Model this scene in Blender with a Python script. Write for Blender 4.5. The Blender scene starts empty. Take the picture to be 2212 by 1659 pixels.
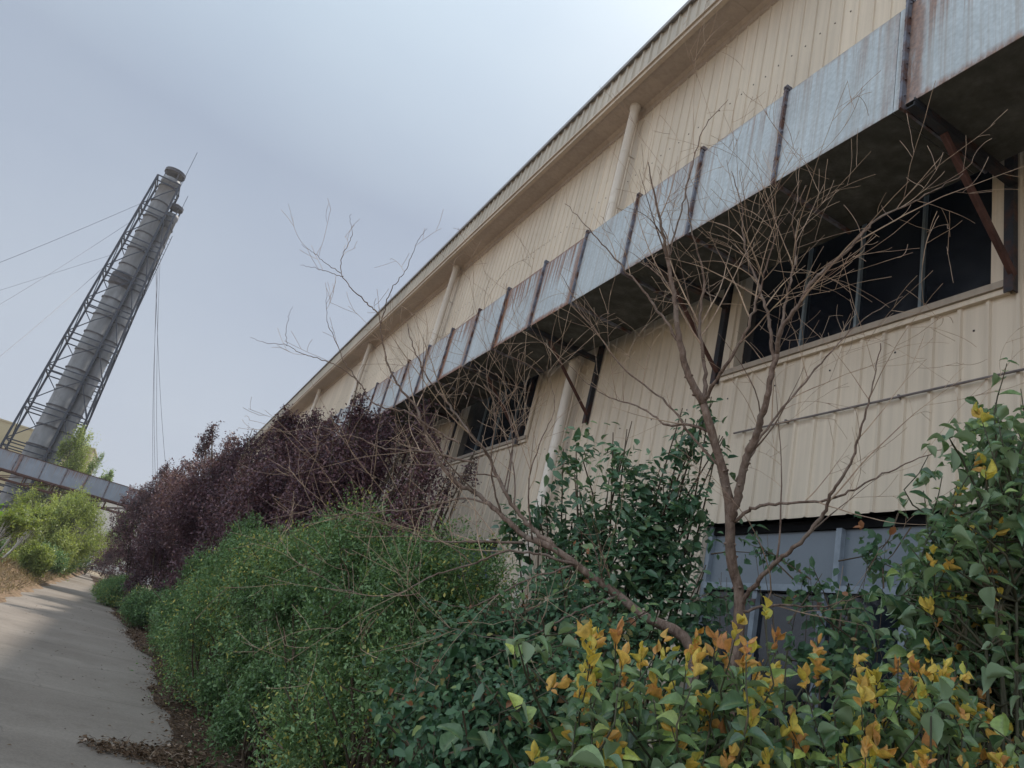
import bpy, math, random
import numpy as np
from mathutils import Vector, Matrix

# ------------------------------------------------------------------ camera, world, sun, exposure
scene = bpy.context.scene
COL = scene.collection
F = 1584.0; CX, CY = 1106.0, 829.5; EYE = 1.6          # photograph measured at 2212 px width

def _norm(v): return v / np.linalg.norm(v)
_Z = _norm(np.array([2200 - CX, -(-3250 - CY), -F]))
_Y = _norm(np.array([270 - CX, -(1220 - CY), -F])); _Y = _norm(_Y - _Z * _Y.dot(_Z))
_X = np.cross(_Y, _Z)
RC = np.array([_X, _Y, _Z])                              # columns: camera axes in the world

cam = bpy.data.cameras.new('camera'); cam.sensor_width = 36.0; cam.lens = F / 2212 * 36
cam.clip_start = 0.05; cam.clip_end = 3000
camo = bpy.data.objects.new('camera', cam); COL.objects.link(camo)
M = Matrix([list(RC[i]) + [0.0] for i in range(3)] + [[0, 0, 0, 1]]); M[2][3] = EYE
camo.matrix_world = M; scene.camera = camo

SUN_EL, SUN_AZ = math.radians(56), math.radians(43)      # azimuth from +Y towards +X
world = bpy.data.worlds.new("World"); scene.world = world; world.use_nodes = True
def build_world():
    nt = world.node_tree; n = nt.nodes; l = nt.links
    bg = n['Background']
    sk = n.new('ShaderNodeTexSky'); sk.sky_type = 'NISHITA'; sk.sun_disc = False
    sk.sun_elevation = SUN_EL; sk.sun_rotation = SUN_AZ; sk.dust_density = 4.0; sk.air_density = 1.0
    tc = n.new('ShaderNodeTexCoord')
    mp = n.new('ShaderNodeMapping'); mp.inputs['Scale'].default_value = (1.0, 1.0, 2.2)
    l.new(tc.outputs['Generated'], mp.inputs[0])
    nz = n.new('ShaderNodeTexNoise'); nz.inputs['Scale'].default_value = 1.7; nz.inputs['Detail'].default_value = 5
    nz.inputs['Roughness'].default_value = .5
    l.new(mp.outputs[0], nz.inputs['Vector'])
    cr = n.new('ShaderNodeValToRGB')                     # thin overcast veil with faint cloud structure
    cr.color_ramp.elements[0].position = .3; cr.color_ramp.elements[0].color = (.95, .985, 1.02, 1)
    cr.color_ramp.elements[1].position = .75; cr.color_ramp.elements[1].color = (1.11, 1.13, 1.10, 1)
    l.new(nz.outputs['Fac'], cr.inputs[0])
    sx = n.new('ShaderNodeSeparateXYZ'); l.new(tc.outputs['Generated'], sx.inputs[0])
    ov = n.new('ShaderNodeValToRGB')                     # overcast luminance: brighter towards the zenith
    for q, (p, c) in zip([ov.color_ramp.elements[0], ov.color_ramp.elements[1], ov.color_ramp.elements.new(.5), ov.color_ramp.elements.new(.76)],
                         [(0, (3.05, 3.25, 3.75)), (1, (11.0, 10.9, 10.8)), (.5, (2.22, 2.52, 3.12)), (.76, (3.9, 4.6, 5.2))]):
        q.position = p; q.color = c + (1,)
    l.new(sx.outputs[2], ov.inputs[0])
    mu = n.new('ShaderNodeMix'); mu.data_type = 'RGBA'; mu.blend_type = 'MULTIPLY'; mu.inputs[0].default_value = 1.0
    l.new(ov.outputs[0], mu.inputs[6]); l.new(cr.outputs[0], mu.inputs[7])
    # added glow in the unseen western sky, brightening the shaded facade
    dt = n.new('ShaderNodeVectorMath'); dt.operation = 'DOT_PRODUCT'; l.new(tc.outputs['Generated'], dt.inputs[0])
    dt.inputs[1].default_value = (-.88, -.42, .22)
    wr = n.new('ShaderNodeValToRGB'); wr.color_ramp.elements[0].position = .25; wr.color_ramp.elements[0].color = (1, 1, 1, 1)
    wr.color_ramp.elements[1].position = .85; wr.color_ramp.elements[1].color = (2.7, 2.62, 2.45, 1)
    l.new(dt.outputs['Value'], wr.inputs[0])
    m2 = n.new('ShaderNodeMix'); m2.data_type = 'RGBA'; m2.blend_type = 'MULTIPLY'; m2.inputs[0].default_value = 1.0
    l.new(mu.outputs[2], m2.inputs[6]); l.new(wr.outputs[0], m2.inputs[7]); mu = m2
    mx = n.new('ShaderNodeMix'); mx.data_type = 'RGBA'; mx.inputs[0].default_value = .94
    l.new(sk.outputs[0], mx.inputs[6]); l.new(mu.outputs[2], mx.inputs[7])
    l.new(mx.outputs[2], bg.inputs[0]); bg.inputs[1].default_value = 0.11
build_world()

sl = bpy.data.lights.new('sun', 'SUN'); sl.energy = 2.4; sl.angle = math.radians(2.5); sl.color = (1.0, .93, .82)
so = bpy.data.objects.new('sun', sl); COL.objects.link(so)
sd = Vector((math.cos(SUN_EL) * math.sin(SUN_AZ), math.cos(SUN_EL) * math.cos(SUN_AZ), math.sin(SUN_EL)))
so.rotation_euler = sd.to_track_quat('Z', 'Y').to_euler(); so.location = (30, 30, 60)

scene.view_settings.view_transform = 'Standard'; scene.view_settings.look = 'None'
scene.view_settings.exposure = 0.62; scene.view_settings.gamma = 1.0
scene.render.engine = 'CYCLES'
scene.cycles.max_bounces = 6; scene.cycles.diffuse_bounces = 4; scene.cycles.transparent_max_bounces = 4

# ------------------------------------------------------------------ helpers
def at(px, py, depth):
    """a point seen at photo pixel px,py at the given distance along the view axis"""
    return RC @ np.array([(px - CX) / F * depth, -(py - CY) / F * depth, -depth]) + np.array([0, 0, EYE])
def at_y(px, py, Y):
    d = RC @ np.array([px - CX, -(py - CY), -F]); return d * Y / d[1] + np.array([0, 0, EYE])

def tag(o, label=None, cat=None, group=None, kind=None):
    if label: o['label'] = label
    if cat: o['category'] = cat
    if group: o['group'] = group
    if kind: o['kind'] = kind
    return o
def empty(name, loc, label, cat, group=None):
    o = bpy.data.objects.new(name, None); COL.objects.link(o); o.location = loc; o.empty_display_size = .2
    return tag(o, label, cat, group)

class MB:
    """collects vertices and faces; build() links them as one mesh object"""
    def __init__(s): s.v = []; s.f = []; s.m = []; s.n = 0; s.mi = 0
    def add(s, verts, faces):
        b = s.n; s.v.extend([tuple(map(float, p)) for p in verts]); s.n += len(verts)
        for f in faces: s.f.append(tuple(i + b for i in f)); s.m.append(s.mi)
    def box(s, x0, x1, y0, y1, z0, z1):
        s.add([(x0,y0,z0),(x1,y0,z0),(x1,y1,z0),(x0,y1,z0),(x0,y0,z1),(x1,y0,z1),(x1,y1,z1),(x0,y1,z1)],
              [(0,3,2,1),(4,5,6,7),(0,1,5,4),(1,2,6,5),(2,3,7,6),(3,0,4,7)])
    def bar(s, a, b, w, h=None, up=(0,0,1)):
        """rectangular bar from a to b"""
        h = h or w; a = np.array(a, float); b = np.array(b, float); t = _norm(b - a)
        u = np.cross(t, np.array(up, float))
        if np.linalg.norm(u) < 1e-3: u = np.cross(t, np.array([1., 0, 0]))
        u = _norm(u) * w / 2; v = _norm(np.cross(u, t)) * h / 2
        s.add([a-u-v,a+u-v,a+u+v,a-u+v,b-u-v,b+u-v,b+u+v,b-u+v],
              [(0,3,2,1),(4,5,6,7),(0,1,5,4),(1,2,6,5),(2,3,7,6),(3,0,4,7)])
    def angle_bar(s, a, b, w, t=.008, up=(0,0,1)):
        s.bar(a, b, w, t, up); 
        a = np.array(a, float); b = np.array(b, float)
        tt = _norm(b - a); u = np.cross(tt, np.array(up, float))
        if np.linalg.norm(u) < 1e-3: u = np.cross(tt, np.array([1., 0, 0]))
        u = _norm(u); v = _norm(np.cross(u, tt))
        o = u * (w / 2 - t / 2) + v * (w / 2 + t * .5 - .002)
        s.bar(a + o, b + o, t, w, up)
    def tube(s, pts, rad, k=6, cap=True):
        pts = np.asarray(pts, float); n = len(pts)
        if np.isscalar(rad): rad = [rad] * n
        T = np.gradient(pts, axis=0); T /= np.linalg.norm(T, axis=1)[:, None] + 1e-12
        ref = np.array([0., 0, 1]) if abs(T[0][2]) < .9 else np.array([1., 0, 0])
        u = _norm(np.cross(T[0], ref)); V = []
        for i in range(n):
            u = u - T[i] * u.dot(T[i]); u = _norm(u); w = np.cross(T[i], u)
            for j in range(k):
                a = 2 * math.pi * j / k
                V.append(pts[i] + (u * math.cos(a) + w * math.sin(a)) * rad[i])
        Fc = [(i*k+j, i*k+(j+1) % k, (i+1)*k+(j+1) % k, (i+1)*k+j) for i in range(n-1) for j in range(k)]
        if cap: Fc += [tuple(range(k))[::-1], tuple((n-1)*k + j for j in range(k))]
        s.add(V, Fc)
    def lathe(s, c, prof, k=24, caps=(False, False)):
        """prof: list of (r, z) from the bottom up around the vertical axis at c"""
        V = [(c[0] + r*math.cos(2*math.pi*j/k), c[1] + r*math.sin(2*math.pi*j/k), c[2] + z) for r, z in prof for j in range(k)]
        n = len(prof)
        Fc = [(i*k+j, i*k+(j+1) % k, (i+1)*k+(j+1) % k, (i+1)*k+j) for i in range(n-1) for j in range(k)]
        if caps[0]: Fc.append(tuple(range(k))[::-1])
        if caps[1]: Fc.append(tuple((n-1)*k+j for j in range(k)))
        s.add(V, Fc)
    def build(s, name, mats, parent=None, smooth=False, origin=None):
        me = bpy.data.meshes.new(name)
        o3 = np.array(origin if origin is not None else (0, 0, 0), float)
        me.from_pydata([tuple(np.array(p) - o3) for p in s.v], [], s.f)
        if not isinstance(mats, (list, tuple)): mats = [mats]
        for m in mats: me.materials.append(m)
        if len(mats) > 1: me.polygons.foreach_set('material_index', s.m)
        if smooth: me.polygons.foreach_set('use_smooth', [True] * len(me.polygons))
        me.update()
        o = bpy.data.objects.new(name, me); COL.objects.link(o); o.location = o3
        if parent is not None: adopt(o, parent)
        return o
def adopt(o, parent):
    """parent keeping the world placement (things are only translated, never turned)"""
    p = parent; off = Vector((0, 0, 0))
    while p is not None: off += p.location; p = p.parent
    o.parent = parent; o.location = o.location - off

# ------------------------------------------------------------------ materials
def new_mat(name):
    m = bpy.data.materials.new(name); m.use_nodes = True
    nt = m.node_tree; return m, nt.nodes, nt.links, nt.nodes['Principled BSDF']
def noise(n, l, vec, scale, detail=4, rough=.55, mapscale=None, coord='Object'):
    if mapscale is not None:
        mp = n.new('ShaderNodeMapping'); mp.inputs['Scale'].default_value = mapscale
        l.new(vec, mp.inputs[0]); vec = mp.outputs[0]
    t = n.new('ShaderNodeTexNoise'); t.inputs['Scale'].default_value = scale
    t.inputs['Detail'].default_value = detail; t.inputs['Roughness'].default_value = rough
    l.new(vec, t.inputs['Vector']); return t.outputs['Fac']
def ramp(n, l, fac, stops):
    r = n.new('ShaderNodeValToRGB'); e = r.color_ramp.elements
    while len(e) < len(stops): e.new(.5)
    for q, (p, c) in zip(e, stops):
        q.position = p; q.color = (c[0], c[1], c[2], 1) if not np.isscalar(c) else (c, c, c, 1)
    l.new(fac, r.inputs[0]); return r.outputs[0]
def mix(n, l, fac, a, b, mode='MIX'):
    x = n.new('ShaderNodeMix'); x.data_type = 'RGBA'; x.blend_type = mode
    for i, q in ((0, fac), (6, a), (7, b)):
        if hasattr(q, 'is_linked') or hasattr(q, 'links'): l.new(q, x.inputs[i])
        elif i == 0: x.inputs[0].default_value = q
        else: x.inputs[i].default_value = (q[0], q[1], q[2], 1)
    return x.outputs[2]
def math_(n, l, op, a, b=None, clamp=False):
    x = n.new('ShaderNodeMath'); x.operation = op; x.use_clamp = clamp
    for i, q in ((0, a), (1, b)):
        if q is None: continue
        if hasattr(q, 'links'): l.new(q, x.inputs[i])
        else: x.inputs[i].default_value = q
    return x.outputs[0]
def bump(n, l, bs, h, strength=.3, dist=.01):
    b = n.new('ShaderNodeBump'); b.inputs['Strength'].default_value = strength; b.inputs['Distance'].default_value = dist
    l.new(h, b.inputs['Height']); l.new(b.outputs[0], bs.inputs['Normal'])
def objco(n): return n.new('ShaderNodeTexCoord').outputs['Object']
def sepxyz(n, l, v):
    s = n.new('ShaderNodeSeparateXYZ'); l.new(v, s.inputs[0]); return s.outputs

def mat_cream(name, base, dark=.8):
    m, n, l, b = new_mat(name); co = objco(n)
    big = noise(n, l, co, .7, 5)
    streak = noise(n, l, co, 1.0, 5, .6, (14, 14, .5))
    fine = noise(n, l, co, 60, 3)
    c = ramp(n, l, big, [(.3, [x*.90 for x in base]), (.7, base)])
    st = ramp(n, l, streak, [(.40, 1.0), (.72, .84)])
    c = mix(n, l, 1.0, c, st, 'MULTIPLY')
    yy0 = sepxyz(n, l, co)[1]
    sheet = math_(n, l, 'FLOOR', math_(n, l, 'DIVIDE', math_(n, l, 'ADD', yy0, 29.35), .902))
    wn = n.new('ShaderNodeTexWhiteNoise'); wn.noise_dimensions = '1D'; l.new(sheet, wn.inputs['W'])
    c = mix(n, l, 1.0, c, ramp(n, l, wn.outputs['Value'], [(0., .90), (1., 1.04)]), 'MULTIPLY')
    run = noise(n, l, co, 1.0, 4, .6, (30, 30, .8))
    c = mix(n, l, math_(n, l, 'MULTIPLY', ramp(n, l, run, [(.64, 0.), (.74, 1.)]), .18), c, (.33, .22, .14))
    c = mix(n, l, math_(n, l, 'MULTIPLY', ramp(n, l, noise(n, l, co, 3.1, 6, .7), [(.60, 0.), (.78, 1.)]), .28), c, (.30, .22, .14))
    # rain-splashed soil low on the sheets
    z = sepxyz(n, l, co)[2]
    low = math_(n, l, 'SUBTRACT', 1.0, math_(n, l, 'MULTIPLY', z, 1.1), True)
    c = mix(n, l, math_(n, l, 'MULTIPLY', low, .5), c, (.16, .12, .08))
    l.new(c, b.inputs['Base Color']); b.inputs['Roughness'].default_value = .48
    b.inputs['Specular IOR Level'].default_value = .35
    bump(n, l, b, fine, .05, .004); return m
def mat_simple(name, base, var=.15, scale=6, rough=.6, metal=0.0, spec=.4, bmp=.1, alt=None, alt_lo=.55, alt_hi=.75, mapscale=None):
    m, n, l, b = new_mat(name); co = objco(n)
    f = noise(n, l, co, scale, 6, .6, mapscale)
    c = ramp(n, l, f, [(.3, [x*(1-var) for x in base]), (.7, [min(1, x*(1+var)) for x in base])])
    if alt is not None:
        g = noise(n, l, co, scale*.6, 8, .65)
        c = mix(n, l, ramp(n, l, g, [(alt_lo, 0.), (alt_hi, 1.)]), c, alt)
    l.new(c, b.inputs['Base Color']); b.inputs['Roughness'].default_value = rough
    b.inputs['Metallic'].default_value = metal; b.inputs['Specular IOR Level'].default_value = spec
    if bmp: bump(n, l, b, noise(n, l, co, scale*5, 5), bmp, .02)
    return m
def mat_galv(name, base, H, L, rust=1.0):
    """zinc sheet with spangle, rain streaks and rust running from the joints; object space: y along 0..L, z up 0..H"""
    m, n, l, b = new_mat(name); co = objco(n)
    oi = n.new('ShaderNodeObjectInfo'); rnd = oi.outputs['Random']
    x = n.new('ShaderNodeVectorMath'); x.operation = 'ADD'; l.new(co, x.inputs[0])
    cb = n.new('ShaderNodeCombineXYZ'); l.new(math_(n, l, 'MULTIPLY', rnd, 37.0), cb.inputs[1]); l.new(cb.outputs[0], x.inputs[1])
    cv = x.outputs[0]
    sp = noise(n, l, cv, 26, 4, .6); cl = noise(n, l, cv, 1.6, 4)
    st = noise(n, l, cv, 1.0, 5, .65, (18, 18, .35)); st2 = noise(n, l, cv, 1.0, 3, .6, (5, 5, .25))
    c = ramp(n, l, sp, [(.30, [q*.86 for q in base]), (.68, [q*1.10 for q in base])])
    c = mix(n, l, 1.0, c, ramp(n, l, cl, [(.3, .84), (.7, 1.05)]), 'MULTIPLY')
    c = mix(n, l, math_(n, l, 'MULTIPLY', ramp(n, l, st, [(.46, 0.), (.64, 1.)]), .5), c, (.30, .26, .23))
    s = sepxyz(n, l, co); y, z = s[1], s[2]
    top = math_(n, l, 'DIVIDE', z, H)                                    # 0..1 upwards
    amount = oi.outputs['Color']
    # streaks from the top edge
    a = math_(n, l, 'MULTIPLY', ramp(n, l, st, [(.40, 0.), (.62, 1.)]), ramp(n, l, math_(n, l, 'ADD', top, math_(n, l, 'MULTIPLY', math_(n, l, 'SUBTRACT', st2, .5), 1.3)), [(.40, 0.), (.95, 1.)]))
    # along both joints and the bottom hem
    e0 = math_(n, l, 'SUBTRACT', 1.0, math_(n, l, 'MULTIPLY', y, 4.0), True)
    e1 = math_(n, l, 'SUBTRACT', 1.0, math_(n, l, 'MULTIPLY', math_(n, l, 'SUBTRACT', L, y), 9.0), True)
    e2 = math_(n, l, 'SUBTRACT', 1.0, math_(n, l, 'MULTIPLY', z, 11.0), True)
    e3 = math_(n, l, 'SUBTRACT', 1.0, math_(n, l, 'MULTIPLY', math_(n, l, 'SUBTRACT', H, z), 16.0), True)
    e = math_(n, l, 'MAXIMUM', math_(n, l, 'MAXIMUM', e0, e1), math_(n, l, 'MAXIMUM', e2, e3))
    e = math_(n, l, 'MULTIPLY', e, ramp(n, l, noise(n, l, cv, 1.0, 6, .7, (9, 9, 1.6)), [(.28, 0.), (.56, 1.)]))
    k = math_(n, l, 'MULTIPLY', math_(n, l, 'MAXIMUM', math_(n, l, 'MULTIPLY', a, .8), e), math_(n, l, 'MULTIPLY', amount, rust), True)
    k = ramp(n, l, k, [(.05, 0.), (.30, .62), (.75, .95)])
    rc = ramp(n, l, sp, [(.3, (.105, .036, .016)), (.7, (.30, .115, .040))])
    c = mix(n, l, k, c, rc)
    l.new(c, b.inputs['Base Color']); b.inputs['Metallic'].default_value = .12
    b.inputs['Roughness'].default_value = .55; b.inputs['Specular IOR Level'].default_value = .35
    bump(n, l, b, noise(n, l, cv, 22, 3), .35, .008); return m
def mat_leaf(name, stops, rough=.45, trans=.25, spec=.4, back=None, rib=False):
    m, n, l, b = new_mat(name)
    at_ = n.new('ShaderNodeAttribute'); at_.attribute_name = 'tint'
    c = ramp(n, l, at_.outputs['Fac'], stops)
    if rib:
        ra = n.new('ShaderNodeAttribute'); ra.attribute_name = 'rib'
        c = mix(n, l, math_(n, l, 'MULTIPLY', math_(n, l, 'POWER', ra.outputs['Fac'], 5.0), .45), c, (.30, .36, .14))
        c = mix(n, l, 1.0, c, ramp(n, l, noise(n, l, objco(n), 55, 4, .65), [(.28, .62), (.65, 1.12)]), 'MULTIPLY')
        c = mix(n, l, math_(n, l, 'MULTIPLY', ramp(n, l, noise(n, l, objco(n), 23, 5, .7), [(.66, 0.), (.72, 1.)]), .7), c, (.16, .10, .04))
    if back is not None:
        g = n.new('ShaderNodeNewGeometry'); c = mix(n, l, g.outputs['Backfacing'], c, back)
    l.new(c, b.inputs['Base Color']); b.inputs['Roughness'].default_value = rough
    b.inputs['Specular IOR Level'].default_value = spec
    tr = n.new('ShaderNodeBsdfTranslucent')
    l.new(mix(n, l, 1.0, c, (1.3, 1.35, .7), 'MULTIPLY'), tr.inputs[0])
    ms = n.new('ShaderNodeMixShader'); ms.inputs[0].default_value = trans
    l.new(b.outputs[0], ms.inputs[1]); l.new(tr.outputs[0], ms.inputs[2])
    l.new(ms.outputs[0], n['Material Output'].inputs[0]); return m

CREAM = mat_cream('cream_sheet', (.645, .555, .445))
CREAM_TRIM = mat_cream('cream_trim', (.56, .47, .38))
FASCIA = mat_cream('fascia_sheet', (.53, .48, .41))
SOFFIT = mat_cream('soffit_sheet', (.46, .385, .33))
PIPE_W = mat_cream('downpipe_plastic', (.68, .62, .55))
ROOF = mat_simple('roof_sheet', (.30, .33, .36), .15, 3, .5)
GALV = mat_galv('galvanised_sheet', (.47, .53, .575), 1.06, 1.16)
FLANGE = mat_simple('flange_steel', (.15, .16, .20), .3, 9, .6, .2, .4, .2, alt=(.10, .045, .03), alt_lo=.45, alt_hi=.6)
BLACKSTEEL = mat_simple('black_steel', (.022, .024, .030), .3, 8, .55, .1, .4, .2, alt=(.075, .03, .02), alt_lo=.5, alt_hi=.68)
RECESS_SHADE = mat_simple('recess_shade_black', (.008, .008, .009), .3, 8, .8, 0, .1, 0)  # near-black colour imitating deep shade in the window recess
UNDER = mat_simple('shade_toned_zinc', (.085, .086, .080), .35, 7, .8, 0, .2, .3, alt=(.05, .05, .044), alt_lo=.4, alt_hi=.65)  # duct underside: zinc darkened in its colour to imitate shade
RUSTSTEEL = mat_simple('rusty_steel', (.085, .04, .032), .4, 9, .75, 0, .3, .3)
TOWERSTEEL = mat_simple('tower_steel', (.035, .042, .062), .25, 4, .6, .1, .4, .1, alt=(.09, .06, .06))
FLUE = mat_simple('flue_steel', (.215, .215, .225), .18, 1.4, .6, .1, .35, .08, alt=(.12, .113, .113), alt_lo=.5, alt_hi=.8, mapscale=(1.5, 1.5, .4))
CAPSTEEL = mat_simple('cap_steel', (.07, .065, .075), .3, 3, .6)
BRIDGEPANEL = mat_galv('bridge_panel_paint', (.27, .32, .40), 1.32, 1.52, .8)
def mat_grimy(name, glass, dust, lo, hi, rough):
    m, n, l, b = new_mat(name); co = objco(n)
    a = noise(n, l, co, 1.1, 6, .6); d = noise(n, l, co, .6, 3, .5); f = noise(n, l, co, 40, 3)
    k = ramp(n, l, math_(n, l, 'ADD', math_(n, l, 'MULTIPLY', a, .6), math_(n, l, 'MULTIPLY', d, .4)), [(lo, 0.), (hi, 1.)])
    c = mix(n, l, k, glass, mix(n, l, f, [q*.8 for q in dust], dust)); l.new(c, b.inputs['Base Color'])
    l.new(ramp(n, l, k, [(0., rough), (1., .6)]), b.inputs['Roughness']); b.inputs['Specular IOR Level'].default_value = .6
    return m
GLASS_GREY = mat_grimy('dusty_grey_glass', (.115, .145, .18), (.17, .20, .235), .35, .65, .2)
GLASS_DARK = mat_grimy('dark_window_glass', (.006, .008, .013), (.030, .034, .042), .45, .85, .10)
GLASS_LOW = mat_grimy('dark_lower_glass', (.010, .013, .020), (.05, .057, .068), .48, .8, .08)
FRAME_BLUE = mat_simple('blue_grey_frame', (.22, .26, .31), .2, 9, .5, 0, .4, .05)
FRAME_SLATE = mat_simple('mullion_paint', (.13, .16, .18), .2, 9, .5)
CREAM_DIRTY = mat_cream('dirty_sill', (.36, .30, .24))
RUBBER = mat_simple('cable', (.16, .14, .14), .2, 10, .6)
WIRE = mat_simple('guy_wire', (.10, .10, .12), .1, 3, .5, .3)
def mat_bark():
    m, n, l, b = new_mat('brown_bark'); co = objco(n)
    f = noise(n, l, co, 30, 6, .7, (1, 1, .35)); g = noise(n, l, co, 5, 5, .6); h = noise(n, l, co, 90, 3, .6, (1, 1, 3.0))
    c = ramp(n, l, f, [(.32, (.075, .050, .041)), (.50, (.175, .122, .098)), (.68, (.29, .222, .188))])
    c = mix(n, l, ramp(n, l, g, [(.48, 0.), (.68, .7)]), c, (.235, .195, .17))
    c = mix(n, l, ramp(n, l, h, [(.62, 0.), (.70, .6)]), c, (.36, .29, .24))
    c = mix(n, l, ramp(n, l, noise(n, l, co, 9, 5, .7), [(.62, 0.), (.74, .5)]), c, (.13, .14, .08))
    l.new(c, b.inputs['Base Color']); b.inputs['Roughness'].default_value = .85; b.inputs['Specular IOR Level'].default_value = .2
    bump(n, l, b, math_(n, l, 'ADD', f, math_(n, l, 'MULTIPLY', h, .4)), .9, .006); return m
BARK = mat_bark()
TWIG = mat_simple('tan_twig', (.42, .31, .225), .35, 7, .7, 0, .25, .1, alt=(.24, .16, .13), alt_lo=.45, alt_hi=.7)
STEM_DARK = mat_simple('dark_stem', (.10, .075, .055), .3, 12, .8, 0, .2, .2)
BARK_WHITE = mat_simple('whitewashed_bark', (.55, .53, .50), .2, 6, .8, 0, .2, .2, alt=(.16, .13, .11), alt_lo=.56, alt_hi=.7)
BARK_GREY = mat_simple('grey_bark', (.16, .145, .12), .3, 9, .8, 0, .2, .2)

L_HEDGE = mat_leaf('hedge_leaf', [(0, (0.064, 0.120, 0.055)), (.5, (0.128, 0.231, 0.102)), (.90, (0.224, 0.347, 0.152)), (.97, (0.294, 0.381, 0.131)), (.995, (0.461, 0.422, 0.116))], .42, .22)
L_PLUM = mat_leaf('plum_leaf', [(0, (0.049, 0.027, 0.045)), (.55, (0.118, 0.063, 0.087)), (.85, (0.198, 0.109, 0.131)), (1, (0.307, 0.184, 0.189))], .45, .2)
L_GLOSSY = mat_leaf('glossy_leaf', [(0, (0.031, 0.076, 0.043)), (.5, (0.061, 0.136, 0.075)), (.85, (0.105, 0.197, 0.107)), (1, (0.205, 0.299, 0.131))], .33, .16, .5, back=(0.128, 0.218, 0.123))
L_FRONT = mat_leaf('shrub_leaf', [(0, (0.046, 0.104, 0.055)), (.5, (0.120, 0.215, 0.100)), (.75, (0.200, 0.305, 0.115)), (.90, (0.320, 0.435, 0.131)), (1, (0.486, 0.571, 0.145))], .30, .2, .6, back=(0.25, 0.36, 0.24), rib=True)
L_YOUNG = mat_leaf('young_leaf', [(0, (.42, .45, .10)), (.35, (.68, .53, .11)), (.7, (.70, .40, .12)), (1, (.58, .27, .12))], .45, .3, .3, rib=True)
L_VINE = mat_leaf('climber_leaf', [(0, (0.028, 0.076, 0.043)), (.5, (0.064, 0.143, 0.072)), (.86, (0.115, 0.204, 0.094)), (.95, (0.205, 0.272, 0.087)), (1, (0.282, 0.122, 0.058))], .45, .2, back=(0.115, 0.190, 0.131))
L_WILLOW = mat_leaf('spring_leaf', [(0, (0.122, 0.163, 0.052)), (.5, (0.243, 0.299, 0.090)), (1, (0.410, 0.462, 0.160))], .5, .35)
L_LIME = mat_leaf('lime_leaf', [(0, (0.090, 0.190, 0.026)), (.5, (0.192, 0.354, 0.051)), (1, (0.333, 0.490, 0.087))], .45, .35)
L_POPLAR = mat_leaf('poplar_leaf', [(0, (0.154, 0.218, 0.102)), (1, (0.358, 0.449, 0.232))], .5, .35)
L_LITTER = mat_leaf('dead_leaf', [(0, (.060, .035, .022)), (.5, (.13, .080, .050)), (.9, (.22, .15, .10)), (1, (.45, .36, .30))], .8, .05, .2)
L_STRAW = mat_leaf('straw', [(0, (.14, .105, .07)), (.6, (.27, .205, .14)), (1, (.40, .33, .23))], .8, .2, .2)

# ------------------------------------------------------------------ ground, road, bank
def mat_road():
    m, n, l, b = new_mat('road_concrete'); co = objco(n)
    a = noise(n, l, co, .55, 6, .6); f = noise(n, l, co, 45, 5, .7); w = noise(n, l, co, 1.0, 5, .65, (.30, 1.1, 1))
    c = ramp(n, l, a, [(.3, (.225, .192, .166)), (.7, (.318, .276, .242))])
    c = mix(n, l, 1.0, c, ramp(n, l, f, [(.25, .72), (.6, 1.05)]), 'MULTIPLY')
    c = mix(n, l, math_(n, l, 'MULTIPLY', ramp(n, l, w, [(.56, 0.), (.70, 1.)]), .38), c, (.37, .325, .28))
    c = mix(n, l, math_(n, l, 'MULTIPLY', ramp(n, l, noise(n, l, co, 1.7, 7, .7), [(.54, 0.), (.68, 1.)]), .35), c, (.15, .125, .105))
    yj = math_(n, l, 'ABSOLUTE', math_(n, l, 'SUBTRACT', math_(n, l, 'FRACT', math_(n, l, 'DIVIDE', math_(n, l, 'ADD', sepxyz(n, l, co)[1], 1.4), 5.0)), .5))
    c = mix(n, l, math_(n, l, 'MULTIPLY', math_(n, l, 'LESS_THAN', yj, .0022), .6), c, (.10, .085, .07))
    v = n.new('ShaderNodeTexVoronoi'); v.feature = 'DISTANCE_TO_EDGE'; v.inputs['Scale'].default_value = .22
    wn = n.new('ShaderNodeVectorMath'); wn.operation = 'ADD'; l.new(co, wn.inputs[0])
    sc = n.new('ShaderNodeVectorMath'); sc.operation = 'SCALE'; sc.inputs[3].default_value = .9
    nz = n.new('ShaderNodeTexNoise'); nz.inputs['Scale'].default_value = 1.3; nz.inputs['Detail'].default_value = 6
    l.new(co, nz.inputs['Vector']); l.new(nz.outputs['Color'], sc.inputs[0]); l.new(sc.outputs[0], wn.inputs[1]); l.new(wn.outputs[0], v.inputs['Vector'])
    c = mix(n, l, math_(n, l, 'MULTIPLY', ramp(n, l, v.outputs['Distance'], [(.0, .6), (.004, 0.)]), ramp(n, l, a, [(.50, 0.), (.62, 1.)])), c, (.07, .06, .05))
    c = mix(n, l, math_(n, l, 'MULTIPLY', ramp(n, l, noise(n, l, co, 150, 2), [(.66, 0.), (.72, 1.)]), .5), c, (.12, .10, .09))
    l.new(c, b.inputs['Base Color']); b.inputs['Roughness'].default_value = .85; b.inputs['Specular IOR Level'].default_value = .25
    bump(n, l, b, f, .35, .006); return m
ROAD = mat_road()
SOIL = mat_simple('verge_soil', (.075, .050, .036), .45, 5, .95, 0, .15, .6, alt=(.13, .09, .065), alt_lo=.45, alt_hi=.62)
GROUND = mat_simple('dry_ground', (.33, .27, .20), .2, .8, .95, 0, .15, .3, alt=(.22, .20, .12), alt_lo=.55, alt_hi=.7)
rng = np.random.default_rng(7)

b = MB(); S = 900
b.add([(-S,-S,0),(S,-S,0),(S,S,0),(-S,S,0)], [(0,1,2,3)])
tag(b.build('ground', GROUND), kind='structure')

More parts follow.
